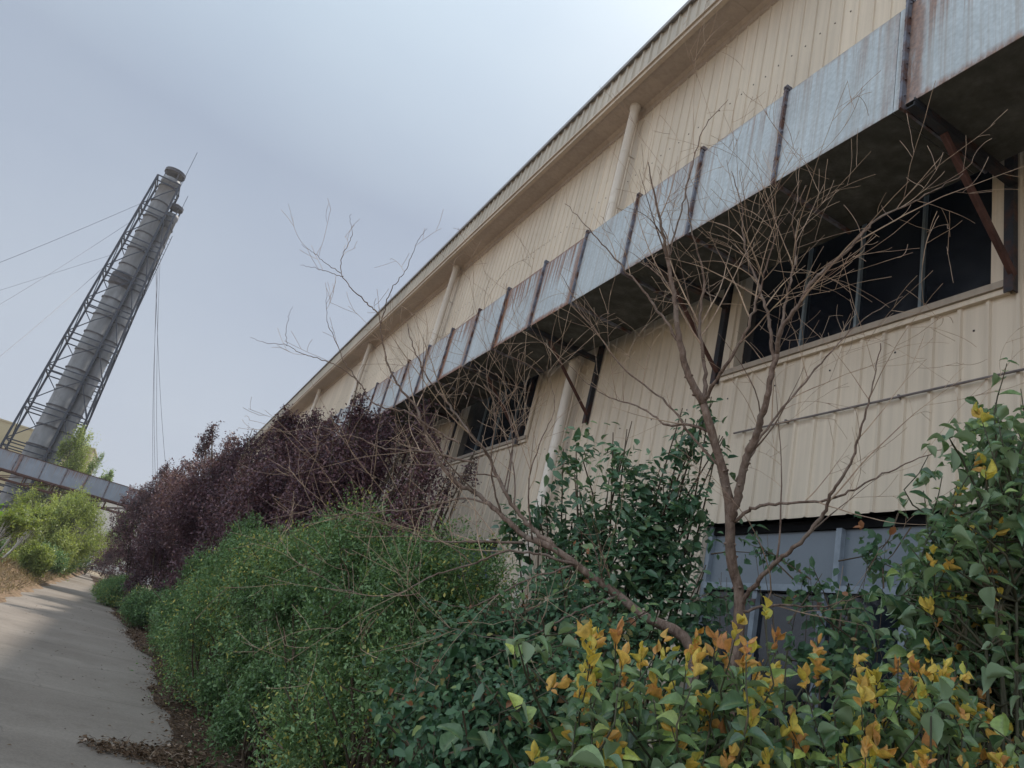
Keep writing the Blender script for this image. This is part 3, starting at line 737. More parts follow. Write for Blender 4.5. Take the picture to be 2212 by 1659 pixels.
def stems(name, mat, parent, base, tips, r0, rng, wob_=.12, k=5):
    m = MB()
    for tp in tips:
        b0 = np.array(base) + np.array([rng.normal()*.08, rng.normal()*.08, 0]); tp = np.array(tp)
        ts = np.linspace(0, 1, 8); bend = rng.normal(size=3)*wob_
        pts = [b0 + (tp-b0)*np.array([q**1.25, q**1.25, q]) + bend*math.sin(math.pi*q) for q in ts]
        m.tube(pts, [r0*(1-.8*q) for q in ts], k)
    return m.build(name, mat, parent, smooth=True)
def bush(name, label, cat, base, lumps, n, mat, rng, length=.25, per=12, L=.04, W=.02, group=None, tmpl=TQ, stem_mat=None, stem_r=.02,
         seed=1, up=.5, inner=.55, rough=.16, freq=2.2, cut=None, spread=.9, droop=0., face_up=.6, tshift=0., stem_name='stem', fol='foliage', twig=None, **kw):
    o = empty(name, base, label, cat, group)
    s, D, nz = shoots_on(lumps, n, rng, inner, rough, freq, seed, up, cut=cut)
    P, T, N, l_, w_, ti = dress(s, D, rng, length, per, L, W, spread, droop, face_up, nz, **kw)
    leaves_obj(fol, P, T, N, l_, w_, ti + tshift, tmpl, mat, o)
    lu = np.array(lumps, float)
    tips = [q[:3] + np.array([0, 0, .3*q[5]]) + rng.normal(size=3)*.3*q[3:6] for q in lu for _ in range(3)]
    stems(stem_name, stem_mat or STEM_DARK, o, base, tips, stem_r, rng)
    if twig:                                                       # bare twig sprays showing through
        m = MB(); sel = rng.choice(len(s), min(twig, len(s)), replace=False)
        for q in sel: 
            a_ = s[q] - D[q]*length*1.3; m.tube([a_, a_ + D[q]*length*.7 + rng.normal(size=3)*.03, s[q] + D[q]*.03], [.006, .004, .002], 3, False)
        m.build('twig', stem_mat or STEM_DARK, o)
    return o

# ------------------------------------------------------------------ clipped small-leaved bushes beside the road
R = np.random.default_rng
G_H = 'small leaved green bushes along the road verge'
hedge = [
    (2.05, 5.3, 1.05, .95, 2.68, 'rounded small leaved green bush nearest the camera, below the leaning bare tree'),
    (1.95, 7.0, .98, 1.00, 2.75, 'small leaved green bush behind the nearest rounded bush, bulging low over the verge litter'),
    (2.0, 8.9, 1.05, 1.15, 2.95, 'middle small leaved green bush with yellowing tips, between the litter tongue and the hall'),
    (1.80, 11.2, 1.08, 1.25, 3.0, 'small leaved green bush whose flat face overhangs the road edge, before the dark plum trees'),
    (1.78, 14.0, 1.1, 1.4, 3.15, 'farthest green bush, mixed into the foot of the purple plum trees'),
]
for i, (x, y, rx, ry, h, lab) in enumerate(hedge):
    r = R(100+i)
    lumps = [(x+.1, y, h*.42, rx*.80, ry*.85, h*.42), (x, y+.1, h*.68, rx*.66, ry*.72, h*.24)]
    for k in range(15):
        a_ = k*2.4 + r.uniform(-.4, .4); t_ = (k+.5)/15; q = .78*math.sin(math.pi*min(.94, .30+.66*t_))
        sz = r.uniform(.20, .46); lumps.append((x+rx*q*math.cos(a_), y+ry*q*math.sin(a_), h*(.16+.70*t_), rx*sz, ry*sz, h*sz*.42))
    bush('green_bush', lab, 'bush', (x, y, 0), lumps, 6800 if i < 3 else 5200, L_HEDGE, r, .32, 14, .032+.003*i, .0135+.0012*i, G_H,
         seed=20+i, rough=.24, freq=2.2, stem_r=.022, inner=.45, twig=110, cut=-1.2, up=.35+.12*i, lvar=.4)

# ------------------------------------------------------------------ purple-leaved plums behind them
G_P = 'purple leaved plum trees along the factory wall'
plums = [
    (3.6, 10.9, 4.6, .85, 'smallest purple plum tree, loose and sparse, beside the far strip window'),
    (3.1, 12.8, 5.5, 1.4, 'dark purple leaved plum tree just behind the sparse small one'),
    (2.75, 15.6, 5.7, 1.45, 'purple plum tree along the wall with its crown touching the rusty duct'),
    (2.55, 19.5, 6.5, 1.7, 'purple plum tree in the middle of the row, rising to the line of downpipes'),
    (2.3, 25.0, 6.9, 2.0, 'tall purple plum tree whose crown hides the far end of the eave'),
    (1.55, 31.5, 6.9, 2.1, 'broad purple plum tree reaching over the road edge, against the pale sky'),
    (.65, 40.0, 6.7, 2.2, 'farthest purple plum tree in front of the end of the duct bridge'),
]
for i, (x, y, h, rd, lab) in enumerate(plums):
    r = R(200+i); o_l = []
    for k in range(9):
        a_ = r.uniform(0, 6.28); zz = h*r.uniform(.30 if i < 3 else .14, .80); q = rd*.55*(1-.35*abs(zz/h-.5)*2)
        o_l.append((x+q*math.cos(a_), y+q*math.sin(a_), zz, rd*r.uniform(.42, .62), rd*r.uniform(.42, .62), h*r.uniform(.10, .16)))
    o_l.append((x, y, h*.86, rd*.5, rd*.5, h*.13)); o_l.append((x, y, h*.5, rd*.9, rd*.9, h*.30))
    for k in range(4): o_l.append((x+r.normal()*rd*.4, y+r.normal()*rd*.4, h*r.uniform(.88, .97), rd*.16, rd*.16, h*.08))
    bush('plum_tree', lab, 'tree', (x, y, 0), o_l, 2300 if i == 0 else 5600, L_PLUM, r, .42, 11, .060+.006*i, .030+.003*i, G_P, stem_mat=STEM_DARK,
         stem_r=.05, seed=40+i, rough=.18, freq=1.6, up=.9, inner=.5, cut=-1.4, stem_name='trunk', fol='crown')
# green undergrowth at the feet of the plums
for i, (x, y, rr_, h, lab) in enumerate([(1.75, 17.6, 1.0, 2.0, 'green bush under the second plum tree, laced with purple twigs'),
                                         (.95, 24.5, .7, 1.2, 'low dark green bush at the road edge under the plum crowns'),
                                         (.05, 33.5, .75, 1.2, 'green bush reaching onto the road far along the plum row')]):
    r = R(300+i)
    bush('green_bush', lab, 'bush', (x, y, 0), [(x, y, h*.5, rr_, rr_*1.3, h*.5), (x+.3, y+.6, h*.7, rr_*.7, rr_*.8, h*.35)], 2600, L_HEDGE, r, .32, 12, .052, .026, G_H, seed=60+i, rough=.2, twig=40)
# ------------------------------------------------------------------ the dark glossy broadleaf by the wall, behind the bare trees
r = R(11)
base = (3.95, 5.75, 0)
lm = []
for (px, py, d, a_, h_) in [(1240, 960, 6.3, .16, .32), (1250, 1130, 6.2, .30, .35), (1400, 1060, 6.1, .34, .40), (1480, 930, 6.0, .22, .34), (1330, 1200, 6.0, .40, .40),
                            (1450, 1190, 5.9, .36, .42), (1180, 1200, 6.2, .28, .26), (1530, 880, 5.9, .10, .18), (1390, 1330, 5.8, .40, .38), (1500, 1330, 5.6, .32, .40), (1120, 1120, 6.4, .22, .2), (1560, 960, 5.9, .10, .16), (1300, 1080, 6.0, .34, .4), (1420, 1180, 6.0, .4, .45), (1350, 960, 6.1, .22, .2), (1490, 1060, 5.9, .26, .34), (1250, 1260, 6.0, .34, .3), (1180, 1080, 6.2, .2, .2)]:
    q = at(px, py, d); lm.append((q[0], q[1], q[2], a_, a_, h_))
bush('evergreen_tree', 'dark glossy broadleaf evergreen standing against the cream wall behind the bare trees', 'tree', base, lm, 600, L_GLOSSY, r, .34, 8, .086, .044,
     tmpl=T6, stem_r=.022, seed=71, rough=.2, up=1.1, droop=.6, face=(-.7, -.5, 0), inner=.25, stem_name='trunk', fol='crown', freq=4)
# low climber mass between the green bushes and the front shrub
r = R(12); lm = []
for (px, py, d, a_, h_) in [(1020, 1420, 4.3, .38, .34), (1120, 1380, 4.4, .36, .34), (930, 1520, 4.0, .34, .30), (1060, 1560, 3.6, .30, .30), (1230, 1330, 4.6, .34, .4), (1180, 1500, 3.9, .32, .40), (960, 1640, 3.5, .26, .26), (1300, 1450, 4.0, .34, .42)]:
    q = at(px, py, d); lm.append((q[0], q[1], q[2], a_, a_, h_))
bush('climber_thicket', 'tangled thicket of dark small heart leaved climber at the foot of the leaning bare tree', 'climber', (1.9, 3.5, 0), lm, 1250, L_VINE, r, .30, 9, .050, .030,
     tmpl=T6, stem_r=.010, seed=75, rough=.22, up=.25, droop=.6, face=(-.7, -.6, 0), inner=.35, freq=3.5, twig=200)

r = R(13); lm = []
for (px, py, d, a_, h_) in [(1900, 1190, 4.75, .20, .22), (1850, 1330, 4.6, .26, .2), (1745, 1260, 4.7, .10, .2), (1640, 1180, 4.8, .10, .16), (1560, 1280, 4.9, .14, .24), (1800, 1420, 4.4, .3, .16)]:
    q = at(px, py, d); lm.append((q[0], q[1], q[2], a_, a_, h_))
bush('window_creeper', 'sparse dark creeper hanging in front of the lower grey window', 'climber', (4.1, 3.6, 0), lm, 120, L_VINE, r, .30, 7, .062, .040,
     tmpl=T6, stem_r=.007, seed=78, rough=.22, up=.25, droop=.7, face=(-.7, -.6, 0), inner=.2, freq=3.5, twig=30)

# ------------------------------------------------------------------ bare trees
def spline(pts, n):
    P = np.array(pts, float); d = np.concatenate([[0], np.cumsum(np.linalg.norm(np.diff(P[:, :3], axis=0), axis=1))]); d /= d[-1]
    Q = np.vstack([2*P[0]-P[1], P, 2*P[-1]-P[-2]]); out = []
    for t in np.linspace(0, 1, n):
        i = min(len(P)-2, max(0, np.searchsorted(d, t, 'right')-1)); u = (t-d[i])/(d[i+1]-d[i]+1e-9)
        a, b_, c, e_ = Q[i], Q[i+1], Q[i+2], Q[i+3]
        out.append(.5*((2*b_) + (-a+c)*u + (2*a-5*b_+4*c-e_)*u*u + (-a+3*b_-3*c+e_)*u**3))
    return np.array(out)
def twigs(mb, mb2, pts, rad, rng, level, start=.15, dens=5.0, lscale=1.0, upb=.42, kmax=5):
    """side shoots along a limb, each curving its own way"""
    ln = np.linalg.norm(np.diff(pts, axis=0), axis=1); tot = ln.sum(); cnt = max(2, int(tot*dens))
    cum = np.concatenate([[0], np.cumsum(ln)])/tot
    for t in np.sort(start + (1-start)*rng.random(cnt)):
        i = min(len(pts)-2, max(0, np.searchsorted(cum, t)-1)); u = (t-cum[i])/(cum[i+1]-cum[i]+1e-9)
        p = pts[i]*(1-u) + pts[i+1]*u; ax = _norm(pts[i+1]-pts[i]); r_ = rad[i]*(1-u)+rad[i+1]*u
        side = _norm(np.cross(ax, rng.normal(size=3))); sp = rng.uniform(.55, 1.15)
        d = _norm(ax*math.cos(sp) + side*math.sin(sp) + np.array([0, 0, upb]))
        L_ = lscale*rng.uniform(.45, 1.25)*(1.15-.5*t); nseg = 10
        rr_ = min(r_*.55, .0062/level**.8); curl = _norm(rng.normal(size=3) + np.array([0, 0, .35]))*rng.uniform(.015, .085)
        if rng.random() < .2: curl *= 3.0
        P = [p]; dd = d
        for s in range(nseg):
            dd = _norm(dd + curl + rng.normal(size=3)*.045); P.append(P[-1] + dd*L_/nseg)
        P = np.array(P); rs = [max(.0012, rr_*(1-.85*s/nseg)) for s in range(nseg+1)]
        (mb if level == 1 and rr_ > .006 else mb2).tube(P, rs, 4 if level > 1 else 5, False)
        if level < 3 and L_ > .22: twigs(mb, mb2, P, rs, rng, level+1, .15, dens*1.1, lscale*.55, upb*.6)
def bare_tree(label, base, limbs, seed, dens, lscale):
    """limbs: (list of (px, py, depth), r0, r1, twig density factor)"""
    o = empty('bare_tree', base, label, 'tree'); r = R(seed); tr = MB(); mb = MB(); mb2 = MB()
    for k, (pp, r0, r1, df, *ls) in enumerate(limbs):
        pts = [at(*q) if len(q) == 3 else np.array(q[1:]) for q in pp]
        n = max(14, len(pp)*6); P = spline(pts, n)
        for _ in range(2): P[1:-1] = (P[:-2] + 2*P[1:-1] + P[2:])/4
        P[1:-1] += r.normal(size=(n-2, 3))*(.004 if k else .002)
        sl_ = .74 if k else .86; rs = np.linspace(r0*sl_, r1*sl_*.8, n)*(1 + .05*r.normal(size=n))
        (tr if k == 0 or r0 > .03 else mb).tube(P, rs, 10 if r0 > .03 else 6)
        for _ in range(int(len(P)*.5) if r0 > .012 else 3):
            i_ = int(r.integers(1, len(P)-2)); q = P[i_]; sd_ = _norm(np.cross(P[i_+1]-P[i_], r.normal(size=3)))
            mb.tube([q, q + sd_*rs[i_]*1.05, q + sd_*rs[i_]*1.35], [rs[i_]*.5, rs[i_]*.34, rs[i_]*.10], 6)
        if df: twigs(mb, mb2, P, rs, r, 1, .18, dens*df, lscale*(ls[0] if ls else 1))
    tr.build('trunk', BARK, o, smooth=True); mb.build('branch', BARK, o, smooth=True); mb2.build('twig', TWIG, o)
    return o
W = 'w'
bare_tree('upright bare tree with a forked brown trunk standing before the lower window', (3.1, 3.3, 0), [
    ([(W, 3.1, 3.32, 0), (1597, 1345, 4.25), (1578, 1230, 4.3), (1579, 1130, 4.3), (1565, 1026, 4.32), (1537, 934, 4.35), (1519, 871, 4.38)], .056, .034, 0),
    ([(1519, 871, 4.38), (1488, 815, 4.4), (1470, 745, 4.42), (1460, 678, 4.45), (1443, 560, 4.5), (1420, 450, 4.5), (1400, 350, 4.5)], .032, .005, .6, .7),
    ([(1519, 871, 4.38), (1524, 800, 4.5), (1510, 700, 4.6), (1520, 600, 4.7), (1490, 480, 4.75), (1480, 400, 4.8)], .018, .004, .7),
    ([(1522, 865, 4.38), (1545, 825, 4.3), (1590, 755, 4.2), (1622, 690, 4.15), (1660, 560, 4.1), (1690, 470, 4.1)], .018, .004, 1.0),
    ([(1579, 1125, 4.3), (1600, 1045, 4.25), (1614, 987, 4.2), (1642, 917, 4.15), (1656, 864, 4.1), (1668, 805, 4.1), (1678, 765, 4.1)], .036, .024, .5),
    ([(1678, 765, 4.1), (1688, 706, 4.05), (1726, 660, 4.0), (1760, 600, 3.95), (1830, 540, 3.9), (1900, 470, 3.85), (1985, 430, 3.8), (2080, 375, 3.75)], .018, .003, .7),
    ([(1672, 780, 4.1), (1660, 690, 4.2), (1640, 620, 4.3), (1610, 540, 4.35), (1600, 440, 4.4), (1580, 370, 4.45)], .015, .004, .8),
    ([(1680, 760, 4.1), (1700, 640, 4.15), (1720, 540, 4.2), (1712, 470, 4.2), (1740, 400, 4.2)], .013, .003, .9),
    ([(1600, 1305, 4.28), (1632, 1261, 4.2), (1687, 1206, 4.1), (1735, 1166, 4.0), (1778, 1111, 3.95), (1798, 1064, 3.9), (1839, 998, 3.85), (1867, 899, 3.8), (1881, 847, 3.8), (1902, 741, 3.8)], .020, .004, .75),
    ([(1583, 1128, 4.3), (1624, 1099, 4.2), (1672, 1087, 4.1), (1770, 1083, 4.0), (1830, 1064, 3.9), (1960, 1000, 3.85), (2060, 960, 3.8)], .014, .003, .6),
    ([(1605, 1320, 4.25), (1672, 1306, 4.15), (1782, 1310, 4.05), (1880, 1280, 3.95)], .012, .003, .5),
    ([(1537, 934, 4.35), (1480, 915, 4.5), (1440, 918, 4.6), (1380, 880, 4.75), (1300, 850, 4.9), (1230, 790, 5.0)], .013, .003, .8),
    ([(1560, 1010, 4.32), (1500, 950, 4.5), (1440, 870, 4.65), (1350, 800, 4.8), (1270, 690, 5.0), (1210, 590, 5.1)], .013, .003, .55, .6),
    ([(1590, 1040, 4.3), (1660, 920, 4.4), (1760, 800, 4.5), (1850, 700, 4.5), (1950, 640, 4.5)], .012, .003, .6),
    ([(1470, 745, 4.42), (1400, 640, 4.55), (1330, 560, 4.7), (1260, 480, 4.8), (1220, 440, 4.85)], .012, .003, .5, .55),
    ([(1443, 560, 4.5), (1480, 420, 4.55), (1513, 290, 4.6), (1545, 245, 4.65), (1573, 215, 4.7)], .008, .0025, .25),
], 21, 5.6, .95)
bare_tree('leaning bare tree with long twigs arching left over the green bushes', (2.75, 3.15, 0), [
    ([(W, 2.78, 3.12, 0), (W, 2.80, 3.3, .8), (1500, 1420, 4.15), (1400, 1340, 4.3), (1340, 1290, 4.45), (1270, 1240, 4.55), (1200, 1185, 4.65), (1138, 1162, 4.75)], .055, .030, .15),
    ([(1138, 1162, 4.75), (1083, 1113, 4.85), (1038, 1071, 4.95), (987, 1043, 5.0), (950, 1001, 5.1), (926, 953, 5.15), (899, 880, 5.25), (871, 847, 5.3), (841, 795, 5.35), (826, 735, 5.4), (819, 680, 5.4)], .026, .007, .7),
    ([(1200, 1185, 4.65), (1140, 1130, 4.8), (1098, 1077, 4.9), (1071, 1022, 5.0), (1053, 977, 5.05), (1023, 947, 5.1), (968, 871, 5.2), (938, 835, 5.25), (900, 770, 5.3), (880, 700, 5.35)], .024, .005, .8),
    ([(819, 680, 5.4), (785, 648, 5.45), (759, 622, 5.45), (736, 590, 5.5), (741, 550, 5.5), (762, 506, 5.55), (757, 480, 5.55), (759, 462, 5.55)], .007, .002, .35, .4),
    ([(822, 700, 5.4), (843, 630, 5.4), (874, 589, 5.4), (892, 545, 5.4), (907, 511, 5.4), (923, 494, 5.4)], .006, .002, .35, .4),
    ([(736, 590, 5.5), (706, 570, 5.5), (676, 545, 5.5), (650, 528, 5.5)], .004, .0017, .2, .4),
    ([(742, 597, 5.48), (710, 588, 5.5), (680, 578, 5.5), (649, 573, 5.5)], .004, .0017, .2, .4),
    ([(993, 959, 5.1), (932, 925, 5.15), (880, 890, 5.2), (811, 874, 5.25), (780, 830, 5.3), (752, 794, 5.35), (734, 760, 5.35), (713, 708, 5.4), (705, 693, 5.4), (706, 632, 5.4)], .011, .0022, .45, .4),
    ([(780, 830, 5.3), (745, 800, 5.3), (708, 781, 5.35), (656, 765, 5.4), (619, 746, 5.4), (580, 742, 5.4), (541, 729, 5.4)], .006, .0018, .35, .4),
    ([(619, 746, 5.4), (619, 710, 5.4), (623, 680, 5.4), (632, 662, 5.4)], .003, .0016, 0),
    ([(1023, 1000, 5.0), (960, 985, 5.05), (902, 974, 5.1), (820, 968, 5.15), (756, 938, 5.2), (700, 960, 5.2), (640, 975, 5.2)], .012, .002, .7),
    ([(1060, 1090, 4.9), (1000, 1075, 4.95), (900, 1100, 4.95), (805, 1105, 5.0), (700, 1115, 5.05), (600, 1100, 5.1), (560, 1070, 5.1)], .011, .002, .6),
    ([(1130, 1172, 4.75), (993, 1170, 4.75), (917, 1167, 4.75), (856, 1128, 4.8), (805, 1098, 4.85)], .013, .003, .8),
    ([(1250, 1220, 4.55), (1109, 1190, 4.5), (1020, 1220, 4.45), (936, 1242, 4.45), (870, 1280, 4.4), (806, 1288, 4.4), (740, 1275, 4.4), (698, 1247, 4.4), (640, 1215, 4.4)], .013, .002, .8),
    ([(1330, 1290, 4.4), (1230, 1330, 4.2), (1130, 1380, 4.1), (1040, 1375, 4.05), (960, 1350, 4.0)], .010, .002, 1.0),
    ([(1240, 1220, 4.55), (1120, 1260, 4.4), (1020, 1310, 4.3), (900, 1290, 4.3)], .010, .002, .9),
    ([(1083, 1113, 4.85), (1060, 1010, 4.8), (1070, 900, 4.8), (1050, 800, 4.85), (1075, 720, 4.9)], .010, .002, .8),
    ([(1150, 1165, 4.7), (1140, 1060, 4.65), (1165, 960, 4.7), (1200, 880, 4.75), (1180, 790, 4.8)], .009, .002, .8),
], 22, 5.8, .95)

# ------------------------------------------------------------------ right-hand broadleaf shrub and the front shrub with orange shoots
FACE = (-.45, -.60, .45)      # broad leaves turn to the open, lit side of the verge
def leafy(name, label, base, tips, seed, big, young, nl=9, length=.42, L=.085, W=.05, fill=0, flumps=None, dark=0.0):
    """shoots tipped with upright young leaves above spirals of mature leaves"""
    o = empty(name, base, label, 'shrub'); r = R(seed); tips = np.array(tips); n = len(tips)
    D = unit(np.array([0, 0, 1.0]) + .38*r.normal(size=(n, 3)))
    P, T, N, l_, w_, ti = dress(tips - D*.06, D, r, length, nl, L, W, 1.2, .55, .35, None, .28, .24, FACE)
    if flumps is not None:
        s, D2, nz = shoots_on(flumps, fill, r, .30, .2, 3, seed, .6)
        P2, T2, N2, l2, w2, t2 = dress(s, D2, r, .34, 8, L, W, 1.1, .75, .35, nz, .25, .2, FACE)
        P = np.vstack([P, P2]); T = np.vstack([T, T2]); N = np.vstack([N, N2]); l_ = np.concatenate([l_, l2]); w_ = np.concatenate([w_, w2]); ti = np.concatenate([ti, t2-.08])
    leaves_obj('foliage', P, T, N, l_, w_, ti - dark, big, L_FRONT, o, True)
    sel = r.random(n) < young; s = tips[sel]; d = D[sel]
    P, T, N, l_, w_, ti = dress(s + d*.035, d, r, .06, 6, L*.58, W*.46, .62, -.25, .2, None, .4, .10)
    hue = np.repeat(r.random(len(s)), 6)
    leaves_obj('young_foliage', P, T, N, l_, w_, hue*.75 + .15 + .12*r.normal(size=len(hue)), TYOUNG, L_YOUNG, o, True)
    m = MB(); b0 = np.array(base, float); hubs = []
    cen = tips.mean(0); zl = tips[:, 2].min()
    for k in range(28):
        q = tips[int(r.integers(0, n))]; hb = b0 + (q - b0)*np.array([.72, .72, 0]); hb[2] = max(.5, r.uniform(zl-.25, max(zl-.2, q[2]-.28)))
        foot = b0 + np.array([r.normal()*.15, r.normal()*.15, 0]); hubs.append(hb)
        m.tube(spline([foot, foot*.45 + hb*.55 + r.normal(size=3)*.06, hb], 9), np.linspace(.010, .006, 9), 6, False)
    hubs = np.array(hubs)
    for q, dd in zip(tips, D):
        hb = hubs[np.argsort(np.linalg.norm(hubs-q, axis=1) + 3.0*(hubs[:, 2] > q[2]-.15))[int(r.integers(0, 2))]]; a_ = q - dd*length*.8
        m.tube(spline([hb, hb*.5 + a_*.5 + r.normal(size=3)*.05, a_, q - dd*.1, q], 9), np.linspace(.0055, .0018, 9), 5, False)
    m.build('stem', mat_shoot, o, smooth=True)
    return o
mat_shoot = mat_simple('green_shoot', (.05, .05, .028), .3, 9, .6, alt=(.16, .11, .07))
r = R(31); tips = []
tops = [(1150, 1650), (1200, 1480), (1240, 1360), (1330, 1375), (1420, 1400), (1500, 1375), (1590, 1370), (1655, 1335), (1700, 1400), (1760, 1420), (1850, 1440), (1940, 1425), (2010, 1430), (2080, 1475), (2150, 1560), (2200, 1590)]
tx = np.array([q[0] for q in tops]); ty = np.array([q[1] for q in tops])
for (px, py) in tops: tips.append(at(px, py + r.normal()*8, r.uniform(2.15, 2.5)))
for k in range(300):
    px = r.uniform(1190, 2290); top = np.interp(px, tx, ty); py = top + 15 + r.random()**1.2 * 420
    f_ = (py-top)/400.; d = 2.45 - .55*f_ + r.normal()*.12
    tips.append(at(px, py, max(2.0, d)))
leafy('photinia_shrub', 'broad leaved shrub with orange and yellow shoots filling the lower right corner', (1.95, 1.95, 0), tips, 32, TB, .72, 11, .28, .060, .039,
      700, [(2.05, 1.85, 1.05, .62, .55, .56), (2.5, 1.5, 1.05, .45, .45, .5)])
r = R(33); tips = []
for (px, py, d) in [(2175, 785, 2.95), (2150, 870, 2.9), (2205, 840, 3.0), (2120, 905, 2.85), (2195, 930, 2.9), (2160, 985, 2.8), (2005, 985, 3.0), (2035, 1030, 2.95), (1995, 1060, 3.0),
                    (2070, 1040, 2.9), (2105, 1000, 2.9), (2120, 1080, 2.8), (2190, 1040, 2.8), (2060, 1120, 2.9), (2010, 1140, 3.0), (2000, 1230, 3.0), (1965, 1180, 3.0), (2090, 1180, 2.8), (2150, 1150, 2.75),
                    (2040, 1220, 2.9), (1990, 1300, 3.0), (2060, 1290, 2.8), (2120, 1250, 2.8), (2050, 1380, 2.9), (2110, 1350, 2.8), (2000, 1390, 3.0), (2090, 1450, 2.85)]:
    tips.append(at(px, py, d))
for k in range(110):
    px = r.uniform(2005, 2330); tips.append(at(px, r.uniform(900 if px > 2090 else 1060, 1560), r.uniform(2.7, 3.3)))
fl = [tuple(at(px, py, d)) + (a_, a_, h_) for (px, py, d, a_, h_) in [(2090, 1230, 3.1, .24, .34), (2060, 1400, 3.1, .22, .30), (2190, 1080, 3.1, .2, .3), (2240, 1300, 3.0, .2, .4), (2030, 1260, 3.1, .2, .3), (2110, 1500, 3.0, .22, .22), (2150, 950, 3.1, .14, .24)]]
leafy('photinia_shrub', 'tall broad leaved shrub with a few rusty tips beside the lower window, right edge', (2.95, 1.75, 0), tips, 34, TBC, .34, 9, .26, .060, .037, 420, fl, .16)

# ------------------------------------------------------------------ trees and bushes left of the road and beyond the bridge
def tree(name, label, base, h, lumps, n, mat, seed, L, W, bark, r0, lean=(0, 0), up=.8, group=None, length=.5, per=10, fan=9, inner=.4, cut=None, droop=0., tmpl=TQ):
    o = empty(name, base, label, 'tree', group); r = R(seed); b0 = np.array(base, float)
    s, D, nz = shoots_on(lumps, n, r, inner, .36, 1.9, seed, up, cut=cut)
    P, T, N, l_, w_, ti = dress(s, D, r, length, per, L, W, .8, droop, .5, nz)
    leaves_obj('crown', P, T, N, l_, w_, ti, tmpl, mat, o)
    m = MB(); top = b0 + np.array([lean[0], lean[1], h*.93])
    tp = spline([b0, b0*.6 + top*.4 + np.array([.08, 0, 0]), top], 12); m.tube(tp, np.linspace(r0, r0*.15, 12), 8)
    for q in lumps:
        for _ in range(3):
            a_ = tp[int(r.integers(2, 9))]; e_ = np.array(q[:3]) + r.normal(size=3)*np.array(q[3:6])*.45
            m.tube(spline([a_, a_*.5+e_*.5 + np.array([0, 0, -.12]), e_], 7), np.linspace(r0*.36, r0*.06, 7), 4, False)
    for k in range(fan):
        q = r.choice(len(s)); a_ = tp[int(r.integers(3, 10))]; m.tube(spline([a_, (a_+s[q])/2 + r.normal(size=3)*.1, s[q]], 6), np.linspace(r0*.2, .008, 6), 3, False)
    m.build('trunk', bark, o, smooth=True); return o
def rl(seed, x, y, z0, z1, rx, ry, k, sz):
    r = R(seed); out = []
    for i in range(k):
        t = (i+.5)/k; q = math.sin(math.pi*min(1, .18+.82*t))**.7; a_ = r.uniform(0, 6.28)
        out.append((x+rx*.6*q*math.cos(a_), y+ry*.6*q*math.sin(a_), z0+(z1-z0)*t, rx*sz*(.5+.6*q), ry*sz*(.5+.6*q), (z1-z0)*sz*.32))
    return out
tree('lime_tree', 'bright yellow green tree at the left picture edge, under the duct bridge', (-5.6, 31, .6), 3.0, rl(1, -5.6, 31, 1.5, 3.4, 1.2, 1.4, 9, .5), 1100, L_LIME, 401, .15, .10, BARK_WHITE, .09, (.4, 0), .4, droop=.3)
tree('elm_tree', 'spreading yellow green tree drooping toward the road beneath the duct bridge', (-4.1, 50, .3), 3.9, rl(2, -3.5, 50, 1.0, 4.7, 2.2, 2.6, 18, .40), 5200, L_WILLOW, 402, .115, .06, BARK_GREY, .10, (.7, 0), 1.3, length=1.0, per=11, fan=90, cut=-.15)
tree('elm_tree', 'olive green tree with bare upswept twigs just right of the whitewashed trunks', (-4.6, 39, .5), 2.9, rl(3, -4.5, 39, .6, 3.9, 1.35, 1.8, 14, .36), 1500, L_WILLOW, 403, .085, .042, BARK_GREY, .06, (.5, 0), 1.6, length=.8, fan=90, cut=-.3)
tree('elm_tree', 'light green feathery tree filling the space from the bank up to the bridge truss', (-5.4, 57, .3), 4.4, rl(9, -4.4, 57, 1.2, 5.3, 2.8, 2.2, 18, .40), 4600, L_WILLOW, 408, .12, .06, BARK_GREY, .09, (.5, 0), 1.6, length=1.2, per=11, fan=80, cut=-.2)
tree('elm_tree', 'young green tree with sparse pale shoots standing behind the duct bridge before the tower', (-7.0, 71, 0), 10.6, rl(4, -7.2, 71, 4.0, 10.9, 2.0, 1.7, 12, .42), 1700, L_WILLOW, 404, .15, .08, BARK_GREY, .09, (.3, 0), 1.8, length=1.0, per=12, fan=60)
tree('poplar_tree', 'slim poplar with thin pale sprays rising left of the plums beyond the bridge', (-5.4, 74, 0), 9.8, rl(5, -5.5, 74, 4, 10.2, 1.1, .9, 8, .38), 320, L_POPLAR, 405, .16, .10, BARK_WHITE, .07, (.2, 0), 2.4, length=1.5, per=16, fan=40)
tree('poplar_tree', 'pale leaved young tree above the right end of the bridge panels', (-4.1, 78, 0), 9.2, rl(6, -4.2, 78, 4.5, 9.3, 1.0, 1.0, 7, .45), 380, L_POPLAR, 406, .20, .13, BARK_WHITE, .07, (0, 0), 1.3, length=.8, per=12, fan=24)
tree('poplar_tree', 'hazy pale green tree filling the gap under the bridge by the white shed', (-1.6, 84, 0), 6.5, rl(7, -1.8, 84, 1.5, 6.4, 1.7, 1.7, 9, .5), 900, L_POPLAR, 407, .17, .10, BARK_GREY, .07, (0, 0), 1.0, length=.7, fan=20)
